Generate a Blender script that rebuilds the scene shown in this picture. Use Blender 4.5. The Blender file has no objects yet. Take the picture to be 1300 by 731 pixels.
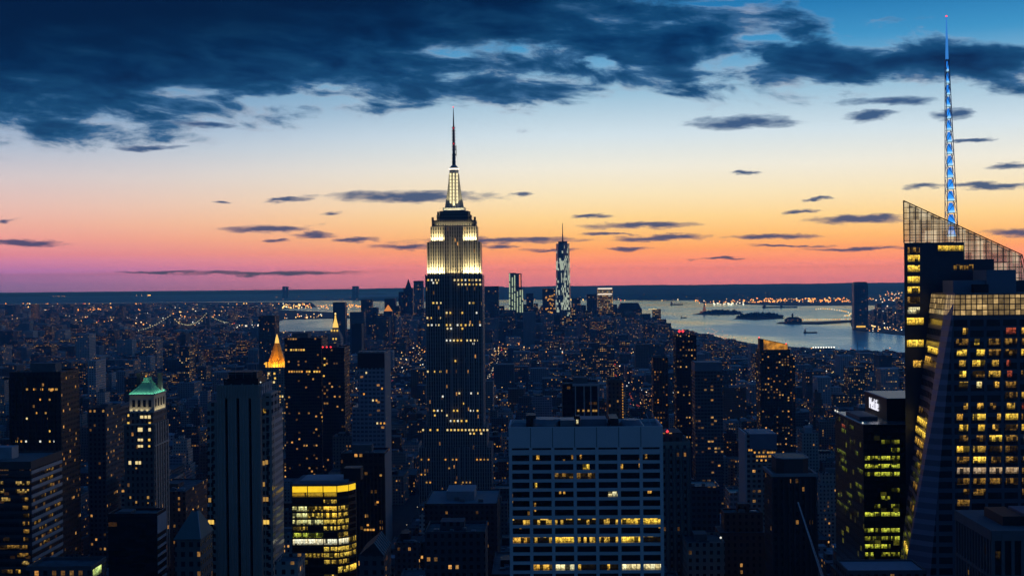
import bpy, bmesh, math, random
from math import radians, sin, cos, pi
from mathutils import Vector, Matrix

random.seed(11)
S = bpy.context.scene
COL = S.collection

# ------------------------------------------------------------------ camera
F = 1670.0                      # focal length in photo pixels (photo is 1300 wide)
YAW, PITCH, ROLL = 1.37, -0.38, -0.60
EYE = Vector((0, 0, 260))
RM = Matrix.Rotation(radians(YAW), 3, 'Z') @ Matrix.Rotation(radians(90 + PITCH), 3, 'X') @ Matrix.Rotation(radians(ROLL), 3, 'Z')
cd = bpy.data.cameras.new('camera')
cam = bpy.data.objects.new('camera', cd)
COL.objects.link(cam)
cam.matrix_world = Matrix.Translation(EYE) @ RM.to_4x4()
cd.sensor_width = 36.0
cd.lens = F / 1300 * 36
cd.clip_start, cd.clip_end = 1.0, 120000
S.camera = cam


def ray(px, py):
    return RM @ Vector(((px - 650) / F, -(py - 365.5) / F, -1))


def P(px, py, Y):               # where a line of sight crosses the plane y = Y
    d = ray(px, py)
    return EYE + d * (Y / d.y)


def G(px, py, z=0.0):           # where a line of sight meets the ground
    d = ray(px, py)
    return EYE + d * ((z - EYE.z) / d.z)


def proj(p):                    # world point -> photo pixel
    v = RM.transposed() @ (Vector(p) - EYE)
    return 650 + F * v.x / -v.z, 365.5 - F * v.y / -v.z


def azel(px, py):
    d = ray(px, py).normalized()
    return math.degrees(math.atan2(d.x, d.y)), math.degrees(math.asin(d.z))


def lin(r, g, b):
    f = lambda c: (c / 12.92 if c <= .04045 else ((c + .055) / 1.055) ** 2.4)
    return tuple(f(c / 255) for c in (r, g, b)) + (1,)


class NT:                       # small helper to write node chains
    def __init__(s, tree):
        s.t = tree; s.n = tree.nodes; s.l = tree.links

    def set(s, sock, v):
        if isinstance(v, bpy.types.NodeSocket): s.l.new(v, sock)
        elif v is not None: sock.default_value = v

    def m(s, op, a, b=None, c=None, clamp=False):
        n = s.n.new('ShaderNodeMath'); n.operation = op; n.use_clamp = clamp
        for i, v in enumerate((a, b, c)): s.set(n.inputs[i], v)
        return n.outputs[0]

    def v(s, op, a, b=None, c=None):
        n = s.n.new('ShaderNodeVectorMath'); n.operation = op
        for i, x in enumerate((a, b, c)): s.set(n.inputs[i], x)
        return n.outputs['Value'] if op in ('LENGTH', 'DOT_PRODUCT') else n.outputs[0]

    def xyz(s, x, y, z=0.0):
        n = s.n.new('ShaderNodeCombineXYZ')
        for i, v in enumerate((x, y, z)): s.set(n.inputs[i], v)
        return n.outputs[0]

    def sep(s, vec):
        n = s.n.new('ShaderNodeSeparateXYZ'); s.set(n.inputs[0], vec); return n.outputs

    def noise(s, vec, scale, detail=2, rough=.5, dist=0.0):
        n = s.n.new('ShaderNodeTexNoise'); s.set(n.inputs['Vector'], vec)
        n.inputs['Scale'].default_value = scale; n.inputs['Detail'].default_value = detail
        n.inputs['Roughness'].default_value = rough; n.inputs['Distortion'].default_value = dist
        return n.outputs

    def white(s, vec):
        n = s.n.new('ShaderNodeTexWhiteNoise'); n.noise_dimensions = '3D'; s.set(n.inputs['Vector'], vec)
        return n.outputs

    def ramp(s, fac, stops, interp='LINEAR'):
        n = s.n.new('ShaderNodeValToRGB'); n.color_ramp.interpolation = interp
        s.set(n.inputs[0], fac)
        e = n.color_ramp.elements
        while len(e) < len(stops): e.new(.5)
        for el, (p, c) in zip(e, stops): el.position = p; el.color = c if not isinstance(c, (int, float)) else (c, c, c, 1)
        return n.outputs[0]

    def mix(s, fac, a, b, mode='MIX'):
        n = s.n.new('ShaderNodeMix'); n.data_type = 'RGBA'; n.blend_type = mode
        s.set(n.inputs[0], fac); s.set(n.inputs[6], a); s.set(n.inputs[7], b)
        return n.outputs[2]

    def mr(s, v, a, b, c=0.0, d=1.0, interp='SMOOTHSTEP'):
        n = s.n.new('ShaderNodeMapRange'); n.interpolation_type = interp
        s.set(n.inputs[0], v)
        for i, x in enumerate((a, b, c, d)): s.set(n.inputs[i + 1], x)
        return n.outputs[0]


# ------------------------------------------------------------------ dusk sky
W = bpy.data.worlds.new('World'); S.world = W; W.use_nodes = True
W.node_tree.nodes.clear()
N = NT(W.node_tree)
tc = N.n.new('ShaderNodeTexCoord').outputs['Generated']
dx, dy, dz = N.sep(N.v('NORMALIZE', tc))
EL = N.m('MULTIPLY', N.m('ARCSINE', dz), 57.29578)
AZ = N.m('MULTIPLY', N.m('ARCTAN2', dx, dy), 57.29578)
elf = N.m('DIVIDE', EL, 90.0, clamp=True)
elf = N.m('POWER', elf, 0.5)          # more room near the horizon
E = lambda el: (max(el, 0) / 90) ** .5


SIG = (1.2e-5, 2.9e-5, 6.0e-5)      # how much the dusk air takes away per metre, and what it adds
AIR = (.02, .045, .085)


def sky(rows, air=True):              # the sky behind the air is a little brighter than it is seen through it
    out = []
    for e, c in rows:
        c = lin(*c)
        if air:
            L = min(305 / max(sin(radians(e)), 1e-4), 43500)
            T = [math.exp(-s_ * L) for s_ in SIG]
            c = tuple(max(.01, (c[i] - AIR[i] * (1 - T[i])) / T[i]) for i in range(3)) + (1,)
        out.append((E(e), c))
    return out


west = N.ramp(elf, sky([(0, (216, 112, 124)), (.3, (232, 120, 118)), (.7, (248, 134, 106)), (1.2, (254, 156, 98)), (1.8, (255, 184, 110)), (2.6, (255, 210, 142)),
                        (3.6, (250, 226, 184)), (4.8, (240, 233, 218)), (6.2, (210, 224, 232)), (8.2, (146, 188, 214)), (10, (66, 148, 198)),
                        (12, (24, 112, 172)), (20, (16, 84, 142)), (40, (14, 62, 112)), (90, (10, 48, 92))]))
south = N.ramp(elf, sky([(0, (132, 98, 152)), (.3, (152, 102, 160)), (.7, (184, 114, 158)), (1.2, (218, 130, 148)), (1.8, (234, 152, 148)), (2.4, (236, 170, 158)),
                         (3.2, (230, 186, 178)), (4.4, (210, 196, 200)), (5.6, (174, 186, 206)), (7, (120, 156, 194)), (9, (48, 116, 168)),
                         (12, (14, 84, 145)), (20, (14, 70, 126)), (40, (14, 58, 108)), (90, (10, 48, 92))]))
north = N.ramp(elf, sky([(0, (50, 86, 124)), (6, (46, 82, 124)), (15, (30, 72, 118)), (40, (16, 56, 106)), (90, (10, 48, 92))], False))
c = N.mix(N.mr(AZ, -26, 3), south, west)
back = N.m('MAXIMUM', N.mr(AZ, -40, -100), N.mr(AZ, 80, 125))
c = N.mix(back, c, north)
# drifting clouds, described by direction
dv = N.xyz(AZ, EL)
d1 = N.noise(N.xyz(N.m('MULTIPLY', AZ, .5), N.m('MULTIPLY', EL, 1.9), 3.3), 1.0, 6, .6)[1]
jig = N.v('MULTIPLY_ADD', d1, (2.6, .66, 0), (-1.3, -.33, 0))
dvj = N.v('ADD', dv, jig)


def azramp(pts):
    st = []
    for px, py in pts:
        a, e = azel(px, py); st.append(((a + 40) / 80, max(0, min(1, (e + 5) / 30))))
    return N.m('MULTIPLY_ADD', N.ramp(N.m('MULTIPLY_ADD', AZ, 1 / 80, .5), st), 30, -5)


low = azramp([(-300, 188), (0, 180), (100, 176), (200, 168), (300, 160), (390, 144), (480, 134), (560, 131), (640, 150), (700, 132), (770, 116), (850, 118), (920, 116), (1000, 112), (1080, 106), (1180, 100), (1300, 98), (1600, 110)])
upp = azramp([(-300, -400), (560, -330), (640, -160), (740, -50), (830, 5), (900, 2), (1010, -4), (1060, 44), (1110, 52), (1300, 52), (1600, 30)])
xj, yj, _ = N.sep(dvj)
b1 = N.m('DIVIDE', N.m('SUBTRACT', yj, low), 1.15)
b2 = N.m('DIVIDE', N.m('SUBTRACT', upp, yj), .9)
deep = N.m('MULTIPLY', N.mr(b1, .8, 4.5), N.mr(AZ, 9, -10))
bias = N.m('MINIMUM', N.m('MINIMUM', b1, b2), 1.15)


def blob(cx, cy, rx, ry):       # 1 at its middle, 0 at its rim, below 0 outside
    a, e = azel(cx, cy)
    sx, sy = 1 / (1.18 * rx / F * 57.3), 1 / (.85 * ry / F * 57.3)
    q = N.v('MULTIPLY_ADD', dvj, (sx, sy, 0), (-a * sx, -e * sy, 0))
    return N.m('SUBTRACT', 1.0, N.v('LENGTH', q))


for cx, cy, rx, ry, st in [(640, 60, 90, 26, 1.45), (550, 66, 60, 20, 1.2), (575, 96, 70, 18, 1.3), (980, 48, 70, 16, 1.5), (985, 30, 60, 14, 1.2), (765, 80, 26, 20, 1.8), (230, 118, 60, 14, 1.2), (930, 80, 40, 20, 1.4), (300, 128, 90, 12, .9), (90, 150, 60, 10, .9), (420, 128, 60, 12, .8), (850, 30, 40, 16, 1.0),
                           (930, 4, 60, 9, .8), (700, 100, 60, 10, .5), (880, 62, 30, 14, .4), (420, 112, 60, 8, .5), (1180, 120, 90, 10, .3), (700, 5, 40, 12, .35)]:
    bias = N.m('MULTIPLY_ADD', N.m('MAXIMUM', blob(cx, cy, rx, ry), 0.0), -st, bias)
bias = N.m('MULTIPLY_ADD', N.m('MAXIMUM', blob(1150, 80, 210, 36), 0.0), 1.6, bias)
bias = N.m('MULTIPLY_ADD', N.m('MAXIMUM', blob(950, 40, 200, 50), 0.0), .5, bias)
nb = N.noise(N.xyz(N.m('MULTIPLY', AZ, .26), N.m('MULTIPLY_ADD', EL, .82, N.m('MULTIPLY', AZ, .07)), 0.7), 1.0, 10, .6, .3)[0]
big = N.m('MULTIPLY_ADD', N.m('SUBTRACT', nb, .5), 4.2, N.m('MULTIPLY_ADD', bias, .8, .03))
big = N.m('MULTIPLY_ADD', deep, .9, big)
small = None
for cx, cy, rx, ry in [(942, 155, 72, 14), (520, 250, 122, 13), (340, 290, 66, 9), (402, 298, 32, 5), (345, 305, 18, 4), (460, 304, 38, 5), (512, 313, 44, 7), (625, 305, 130, 7), (630, 313, 30, 4),
                       (818, 286, 74, 7), (835, 301, 76, 7), (975, 300, 76, 6), (1090, 279, 62, 8), (1016, 269, 24, 5), (1088, 316, 66, 5), (754, 275, 24, 5), (908, 327, 34, 3), (806, 316, 30, 4),
                       (1290, 294, 40, 8), (1176, 238, 32, 6), (1252, 237, 62, 7), (1290, 211, 36, 7), (1122, 128, 52, 9), (1104, 147, 30, 9), (1210, 146, 26, 10), (1228, 177, 26, 4), (947, 218, 13, 4), (660, 247, 17, 5),
                       (34, 308, 48, 6), (5, 279, 16, 5), (279, 257, 20, 4), (362, 254, 28, 4), (420, 271, 18, 4), (396, 298, 34, 5), (345, 347, 120, 5), (205, 346, 60, 3), (90, 172, 32, 7), (190, 187, 50, 6), (250, 160, 40, 6),
                       (1000, 312, 60, 3), (700, 318, 50, 4), (770, 296, 40, 3), (1040, 254, 22, 3)]:
    g = N.m('MULTIPLY', blob(cx, cy, rx, ry), 1.4)
    small = g if small is None else N.m('MAXIMUM', small, g)
ns = N.noise(N.xyz(N.m('MULTIPLY', AZ, .8), N.m('MULTIPLY', EL, 3.2), 9.1), 1.0, 6, .6)[0]
small = N.m('MULTIPLY_ADD', N.m('SUBTRACT', ns, .5), 1.6, N.m('MULTIPLY_ADD', small, .95, -.12))
dens_b = N.mr(big, -.2, .62)
dens_s = N.mr(small, -.05, .4)
n2 = N.noise(N.xyz(N.m('MULTIPLY', AZ, .3), N.m('MULTIPLY', EL, .8), 5.0), 1.0, 6, .55)[0]
cb = N.ramp(N.m('MULTIPLY_ADD', N.m('SUBTRACT', n2, .5), -.9, N.m('MULTIPLY', big, .5)),
            [(0, lin(158, 168, 192)), (.09, lin(110, 136, 170)), (.22, lin(52, 100, 148)), (.42, lin(20, 72, 118)), (.72, lin(8, 52, 98)), (1, lin(4, 36, 78))])
cb = N.mix(N.m('MULTIPLY', deep, .85), cb, lin(4, 26, 58))
cs = N.mix(N.mr(EL, .6, 4.0), lin(98, 82, 134), lin(40, 84, 136))
cs = N.mix(N.mr(small, .2, .9), N.mix(.5, c, cs), N.mix(.6, cs, lin(16, 62, 114)))
c = N.mix(N.m('MULTIPLY', dens_s, .93), c, cs)
c = N.mix(N.m('MULTIPLY', dens_b, .985), c, cb)
ground = N.mr(EL, 0.0, -1.5)
c = N.mix(ground, c, lin(12, 26, 48))
bg = N.n.new('ShaderNodeBackground'); N.l.new(c, bg.inputs[0]); bg.inputs[1].default_value = 1.0
wo = N.n.new('ShaderNodeOutputWorld'); N.l.new(bg.outputs[0], wo.inputs[0])
W.cycles.sampling_method = 'MANUAL'; W.cycles.sample_map_resolution = 1024

# afterglow of the sun just under the horizon, far to the right of the view
sd = bpy.data.lights.new('sun', 'SUN'); sd.energy = .07; sd.angle = radians(22); sd.color = (1, .78, .70)
so = bpy.data.objects.new('sun', sd); COL.objects.link(so)
saz, sel = radians(78), radians(4.0)
so.rotation_euler = (-Vector((sin(saz) * cos(sel), cos(saz) * cos(sel), sin(sel)))).to_track_quat('-Z', 'Y').to_euler()

S.view_settings.view_transform = 'Standard'; S.view_settings.look = 'None'
S.view_settings.exposure = 0; S.view_settings.gamma = 1; S.view_settings.use_curve_mapping = False
S.cycles.use_denoising = True
S.cycles.max_bounces = 3; S.cycles.diffuse_bounces = 2; S.cycles.glossy_bounces = 2; S.cycles.volume_bounces = 0
S.cycles.transmission_bounces = 2; S.cycles.transparent_max_bounces = 6
S.cycles.caustics_reflective = False; S.cycles.caustics_refractive = False
S.cycles.sample_clamp_indirect = 3.0

# ------------------------------------------------------------------ materials
MATS = {}


def newmat(name):
    m = bpy.data.materials.new(name); m.use_nodes = True
    m.node_tree.nodes.clear()
    n = NT(m.node_tree)
    out = n.n.new('ShaderNodeOutputMaterial')
    return m, n, out


def principled(n, out, base, rough, emit=None, strength=1.0, metal=0.0, spec=.5, normal=None):
    b = n.n.new('ShaderNodeBsdfPrincipled')
    n.set(b.inputs['Base Color'], base); n.set(b.inputs['Roughness'], rough)
    b.inputs['Metallic'].default_value = metal; b.inputs['Specular IOR Level'].default_value = spec
    if emit is not None:
        n.set(b.inputs['Emission Color'], emit); n.set(b.inputs['Emission Strength'], strength)
    if normal is not None: n.l.new(normal, b.inputs['Normal'])
    n.l.new(b.outputs[0], out.inputs[0])
    return b


def c4(c): return tuple(c) + (1,) if len(c) == 3 else c


def solid(name, col, rough=.8, metal=0.0, vary=.25, scale=.25, spec=.4):
    if name in MATS: return MATS[name]
    m, n, out = newmat(name)
    pos = n.n.new('ShaderNodeNewGeometry').outputs['Position']
    f = n.noise(pos, scale, 5, .6)[0]
    k = n.m('MULTIPLY_ADD', n.m('SUBTRACT', f, .5), 2 * vary, 1.0)
    base = n.v('MULTIPLY', c4(col)[:3], n.xyz(k, k, k))
    principled(n, out, base, rough, metal=metal, spec=spec)
    MATS[name] = m; m.cycles.emission_sampling = 'NONE'
    return m


def glow(name, col, strength, sample=False):
    if name in MATS: return MATS[name]
    m, n, out = newmat(name)
    e = n.n.new('ShaderNodeEmission'); e.inputs[0].default_value = c4(col); e.inputs[1].default_value = strength
    n.l.new(e.outputs[0], out.inputs[0])
    m.cycles.emission_sampling = 'AUTO' if sample else 'NONE'
    MATS[name] = m
    return m


def lit(name, col, strength, cell=1.5, fill=.8, low=.25, base=.07):
    """A lit office window: rooms, blinds and furniture behind the glass break the light up."""
    if name in MATS: return MATS[name]
    m, n, out = newmat(name)
    pos = n.n.new('ShaderNodeNewGeometry').outputs['Position']
    x, y, z = n.sep(pos)
    u = n.m('ADD', x, y)
    iu = n.m('FLOOR', n.m('DIVIDE', u, cell))
    iz = n.m('FLOOR', n.m('DIVIDE', z, 3.3))
    w = n.white(n.xyz(iu, iz, 4.0))
    on = n.m('LESS_THAN', w[0], fill)
    rooms = n.noise(pos, 1.1, 3, .65)[0]
    fine = n.mr(rooms, .34, .6, low, 1.1)
    k = n.m('MULTIPLY', n.m('MULTIPLY_ADD', on, 1 - base, base), fine)
    k = n.m('MULTIPLY', k, n.m('MULTIPLY_ADD', n.sep(w[1])[1], .6, .55))
    gz = n.sep(n.n.new('ShaderNodeTexCoord').outputs['Generated'])[2]
    desk = n.noise(n.xyz(n.m('MULTIPLY', u, 1.3), n.m('MULTIPLY', u, .2), iz), 1.0, 3, .7)[0]
    low_ = n.mr(n.m('SUBTRACT', gz, n.m('MULTIPLY_ADD', desk, 1.1, -.28)), -.05, .08, .28, 1.0)
    ceil_ = n.mr(gz, .62, .95, .85, 1.35)
    k = n.m('MULTIPLY', k, n.m('MULTIPLY', low_, ceil_))
    mull = n.m('GREATER_THAN', n.m('FRACT', n.m('DIVIDE', u, cell)), .09)
    k = n.m('MULTIPLY', k, n.m('MULTIPLY_ADD', mull, .85, .15))
    colr = n.mix(n.sep(w[1])[0], c4(col), c4((col[0], col[1] * 1.2, col[2] * 1.6)))
    principled(n, out, (.01, .012, .015, 1), .15, colr, n.m('MULTIPLY', k, strength), spec=.3)
    m.cycles.emission_sampling = 'NONE'
    MATS[name] = m
    return m


def facade(name, wall, cw=3.2, ch=3.6, ww=.55, wh=.55, glass=(.012, .016, .022), p=.05, band=0.0, tint='warm', strength=.9,
           roof=(.09, .1, .11), seed=0.0, rough=.85, vary=.22, clump=False, grough=.18):
    """Wall with a grid of windows; a share P of them has a light on. BAND > 0 lets whole floors be lit."""
    if name in MATS: return MATS[name]
    m, n, out = newmat(name)
    g = n.n.new('ShaderNodeNewGeometry')
    px, py, pz = n.sep(g.outputs['Position']); nx, ny, nz = n.sep(g.outputs['True Normal'])
    side = n.m('GREATER_THAN', n.m('ABSOLUTE', nx), .6)
    flat = n.m('GREATER_THAN', n.m('ABSOLUTE', nz), .5)
    u = n.m('MULTIPLY_ADD', side, n.m('SUBTRACT', py, px), px)
    cu = n.m('DIVIDE', u, cw); cv = n.m('DIVIDE', pz, ch)
    iu = n.m('FLOOR', cu); iv = n.m('FLOOR', cv)
    fu = n.m('FRACT', cu); fv = n.m('FRACT', cv)
    mu = n.m('LESS_THAN', n.m('ABSOLUTE', n.m('SUBTRACT', fu, .5)), ww / 2)
    mv = n.m('LESS_THAN', n.m('ABSOLUTE', n.m('SUBTRACT', fv, .52)), wh / 2)
    mask = n.m('MULTIPLY', n.m('MULTIPLY', mu, mv), n.m('SUBTRACT', 1.0, flat))
    w = n.white(n.xyz(iu, iv, n.m('ADD', n.m('FLOOR', n.m('DIVIDE', n.m('ADD', px, py), 900.0)), seed)))
    w2 = n.white(n.xyz(n.m('FLOOR', n.m('DIVIDE', u, cw * 7)), iv, seed + 7.7))
    prob = n.m('MULTIPLY', n.mr(w2[0], .25, 1.0, .15, 2.6), p * 1.35)
    if clump:
        cl_ = n.noise(n.v('MULTIPLY', g.outputs['Position'], (.005, .005, 0)), 1.0, 2, .5)[0]
        prob = n.m('MULTIPLY', prob, n.mr(cl_, .38, .66, .15, 2.6))
    if band: prob = n.m('MAXIMUM', prob, n.m('MULTIPLY', n.m('LESS_THAN', w2[0], band), .75))
    on = n.m('MULTIPLY', n.m('LESS_THAN', w[0], prob), mask)
    cr, cg, cbl = n.sep(w[1])
    if tint == 'warm':
        st = [(0, (1, .44, .10, 1)), (.28, (1, .58, .18, 1)), (.62, (1, .74, .36, 1)), (.84, (1, .9, .68, 1)), (1, (.75, .9, 1, 1))]
    elif tint == 'green':
        st = [(0, (.75, .72, .06, 1)), (.6, (.95, .85, .12, 1)), (1, (.8, .9, .3, 1))]
    elif tint == 'cool':
        st = [(0, (.55, .8, .75, 1)), (.6, (.75, .9, .8, 1)), (1, (1, .85, .55, 1))]
    else:
        st = [(0, (1, .36, .05, 1)), (.6, (1, .52, .1, 1)), (1, (1, .7, .3, 1))]
    ec = n.ramp(cr, st)
    inner = n.mr(n.noise(g.outputs['Position'], .9, 2)[0], .3, .65, .35, 1.0)
    es = n.m('MULTIPLY', n.m('MULTIPLY', on, n.m('MULTIPLY_ADD', n.m('POWER', cg, 2.4), 1.25, .10)), n.m('MULTIPLY', inner, strength))
    grime = n.noise(n.v('MULTIPLY', g.outputs['Position'], (.12, .12, .02)), 1.0, 5, .6)[0]
    k = n.m('MULTIPLY_ADD', n.m('SUBTRACT', grime, .5), 2 * vary, 1.0)
    # storey joints / window heads a little darker stone
    wc = n.v('MULTIPLY', tuple(wall), n.xyz(k, k, k))
    blk = n.noise(n.v('MULTIPLY', g.outputs['Position'], (.22, .22, .22)), 1.0, 3, .7)[0]
    rk = n.mr(blk, .3, .7, .6, 1.5)
    rc = n.v('MULTIPLY', tuple(roof), n.xyz(rk, rk, rk))
    base = n.mix(flat, n.mix(mask, wc, n.mix(n.m('MULTIPLY', cbl, .5), c4(glass), (.05, .055, .06, 1))), rc)
    ro = n.m('MULTIPLY_ADD', mask, grough - rough, rough)
    principled(n, out, base, ro, ec, es, spec=.45)
    m.cycles.emission_sampling = 'NONE'
    MATS[name] = m
    return m


# ------------------------------------------------------------------ mesh builder
class MB:
    def __init__(s): s.v = []; s.f = []; s.mi = []; s.smooth = []

    def face(s, pts, mi=0, smooth=False):
        b = len(s.v); s.v += [tuple(p) for p in pts]; s.f.append(tuple(range(b, b + len(pts)))); s.mi.append(mi); s.smooth.append(smooth)

    def box(s, x0, x1, y0, y1, z0, z1, mi=0, bottom=False):
        b = len(s.v)
        s.v += [(x0, y0, z0), (x1, y0, z0), (x1, y1, z0), (x0, y1, z0), (x0, y0, z1), (x1, y0, z1), (x1, y1, z1), (x0, y1, z1)]
        fs = [(4, 5, 6, 7), (0, 1, 5, 4), (1, 2, 6, 5), (2, 3, 7, 6), (3, 0, 4, 7)] + ([(3, 2, 1, 0)] if bottom else [])
        for f in fs: s.f.append(tuple(b + i for i in f)); s.mi.append(mi); s.smooth.append(False)
        return s

    def cbox(s, cx, cy, w, d, z0, z1, mi=0, bottom=False): return s.box(cx - w / 2, cx + w / 2, cy - d / 2, cy + d / 2, z0, z1, mi, bottom)

    def prism(s, pts, z0, z1, mi=0, top=True, scale=1.0, c=None):
        """vertical prism (or frustum) on the polygon PTS (counter-clockwise)"""
        n = len(pts); c = c or (sum(p[0] for p in pts) / n, sum(p[1] for p in pts) / n)
        q = [(c[0] + (p[0] - c[0]) * scale, c[1] + (p[1] - c[1]) * scale) for p in pts]
        s.loft([[(p[0], p[1], z0) for p in pts], [(p[0], p[1], z1) for p in q]], mi, top)
        return s

    def loft(s, rings, mi=0, top=True, smooth=False):
        b = len(s.v); n = len(rings[0])
        for r in rings: s.v += [tuple(p) for p in r]
        for k in range(len(rings) - 1):
            for i in range(n):
                j = (i + 1) % n
                s.f.append((b + k * n + i, b + k * n + j, b + (k + 1) * n + j, b + (k + 1) * n + i)); s.mi.append(mi); s.smooth.append(smooth)
        if top: s.f.append(tuple(b + (len(rings) - 1) * n + i for i in range(n))); s.mi.append(mi); s.smooth.append(False)
        return s

    def cyl(s, cx, cy, r, z0, z1, n=16, mi=0, r1=None):
        r1 = r if r1 is None else r1
        s.loft([[(cx + r * cos(2 * pi * i / n), cy + r * sin(2 * pi * i / n), z0) for i in range(n)],
                [(cx + r1 * cos(2 * pi * i / n), cy + r1 * sin(2 * pi * i / n), z1) for i in range(n)]], mi, True, True)
        return s

    def bar(s, a, b, r, mi=0, n=4):
        a, b = Vector(a), Vector(b); d = (b - a).normalized()
        u = d.cross(Vector((0, 0, 1)) if abs(d.z) < .95 else Vector((1, 0, 0))).normalized(); w = d.cross(u)
        off = [u * (r * cos(2 * pi * i / n + pi / 4)) + w * (r * sin(2 * pi * i / n + pi / 4)) for i in range(n)]
        s.loft([[a + o for o in off], [b + o for o in off]], mi, True)
        s.f.append(tuple(len(s.v) - 2 * n + i for i in reversed(range(n)))); s.mi.append(mi); s.smooth.append(False)
        return s

    def octa(s, c, r, mi=0):
        x, y, z = c; b = len(s.v)
        s.v += [(x + r, y, z), (x, y + r, z), (x - r, y, z), (x, y - r, z), (x, y, z + r), (x, y, z - r)]
        for f in [(0, 1, 4), (1, 2, 4), (2, 3, 4), (3, 0, 4), (1, 0, 5), (2, 1, 5), (3, 2, 5), (0, 3, 5)]:
            s.f.append(tuple(b + i for i in f)); s.mi.append(mi); s.smooth.append(True)

    def mesh(s, name, mats):
        me = bpy.data.meshes.new(name)
        me.from_pydata(s.v, [], s.f)
        for m in (mats if isinstance(mats, (list, tuple)) else [mats]): me.materials.append(m)
        me.polygons.foreach_set('material_index', s.mi); me.polygons.foreach_set('use_smooth', s.smooth)
        me.update()
        return me

    def build(s, name, mats, parent=None, **props):
        o = bpy.data.objects.new(name, s.mesh(name, mats)); COL.objects.link(o)
        if parent is not None: o.parent = parent; o.matrix_parent_inverse = parent_inv(parent)
        for k, v in props.items(): o[k] = v
        return o


def parent_inv(p):              # meshes are written in world coordinates; only Empties carry a location
    return Matrix.Translation(p.location).inverted() if p.type == 'EMPTY' else Matrix.Identity(4)


def thing(name, loc, label, cat, group=None):
    o = bpy.data.objects.new(name, None); COL.objects.link(o); o.location = loc; o.empty_display_size = 5
    o['label'] = label; o['category'] = cat
    if group: o['group'] = group
    return o


def struct(o): o['kind'] = 'structure'; return o


WINMESH = {}


def window(parent, x, y, z, w, h, mat, face='front', d=.12, name='window'):
    """one window pane set a little proud of the wall; x,y,z is the middle of its lower edge"""
    k = (round(w, 2), round(h, 2), mat.name, face, d)
    if k not in WINMESH:
        b = MB()
        if face == 'front': b.box(-w / 2, w / 2, -d, 0, 0, h, 0, True)
        else: b.box(0, d, -w / 2, w / 2, 0, h, 0, True) if face == 'right' else b.box(-d, 0, -w / 2, w / 2, 0, h, 0, True)
        WINMESH[k] = b.mesh(name, mat)
    o = bpy.data.objects.new(name, WINMESH[k]); COL.objects.link(o)
    o.parent = parent
    o.matrix_parent_inverse = parent_inv(parent)
    o.location = (x, y, z)
    return o


def lamp_area(name, parent, loc, target, sx, sy, energy, col, spread=120):
    l = bpy.data.lights.new(name, 'AREA'); l.shape = 'RECTANGLE'; l.size = sx; l.size_y = sy; l.energy = energy; l.color = col
    l.spread = radians(spread)
    o = bpy.data.objects.new(name, l); COL.objects.link(o)
    o.rotation_euler = (Vector(target) - Vector(loc)).to_track_quat('-Z', 'Y').to_euler()
    o.location = loc
    o.parent = parent; o.matrix_parent_inverse = parent_inv(parent)
    return o


def lamp_spot(name, parent, loc, target, energy, col, angle=80):
    l = bpy.data.lights.new(name, 'SPOT'); l.energy = energy; l.color = col; l.spot_size = radians(angle); l.spot_blend = .6; l.shadow_soft_size = .4
    o = bpy.data.objects.new(name, l); COL.objects.link(o)
    o.rotation_euler = (Vector(target) - Vector(loc)).to_track_quat('-Z', 'Y').to_euler()
    o.location = loc
    o.parent = parent; o.matrix_parent_inverse = parent_inv(parent)
    return o


# ------------------------------------------------------------------ water, land, hills
def poly_ground(name, pts, mat, z=2.0, skirt=3.0):
    """flat land on a pixel-traced outline of ground points"""
    q = [G(p[0], p[1], z) if len(p) == 2 else Vector(p) for p in pts]
    bm = bmesh.new()
    vs = [bm.verts.new((p.x, p.y, z)) for p in q]
    f = bm.faces.new(vs); f.normal_update()
    if f.normal.z < 0: f.normal_flip()
    bmesh.ops.triangulate(bm, faces=[f])
    es = [e for e in bm.edges if e.is_boundary]
    r = bmesh.ops.extrude_edge_only(bm, edges=es)
    for v in [g for g in r['geom'] if isinstance(g, bmesh.types.BMVert)]: v.co.z = z - skirt
    me = bpy.data.meshes.new(name); bm.to_mesh(me); bm.free(); me.materials.append(mat)
    o = bpy.data.objects.new(name, me); COL.objects.link(o)
    return struct(o)


m, n, out = newmat('harbour_water')
g = n.n.new('ShaderNodeNewGeometry').outputs['Position']
b1_ = n.noise(n.v('MULTIPLY', g, (.012, .02, 1)), 1.0, 6, .62)[0]
b2_ = n.noise(n.v('MULTIPLY', g, (.0012, .0005, 1)), 1.0, 4, .6, .6)[0]
h = n.m('MULTIPLY_ADD', b1_, 1.0, n.m('MULTIPLY', b2_, .0))
bp = n.n.new('ShaderNodeBump'); bp.inputs['Strength'].default_value = 1.0; bp.inputs['Distance'].default_value = .25
n.l.new(h, bp.inputs['Height'])
rough_w = n.mr(b2_, .35, .65, .12, .26)
gw = n.n.new('ShaderNodeBsdfGlossy'); gw.inputs['Color'].default_value = (.54, .78, 1.0, 1); n.l.new(rough_w, gw.inputs['Roughness']); n.l.new(bp.outputs[0], gw.inputs['Normal'])
dw = n.n.new('ShaderNodeBsdfDiffuse'); dw.inputs['Color'].default_value = (.03, .08, .12, 1)
mw = n.n.new('ShaderNodeMixShader'); mw.inputs[0].default_value = .95; n.l.new(dw.outputs[0], mw.inputs[1]); n.l.new(gw.outputs[0], mw.inputs[2]); n.l.new(mw.outputs[0], out.inputs[0])
MATS['water'] = m

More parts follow.
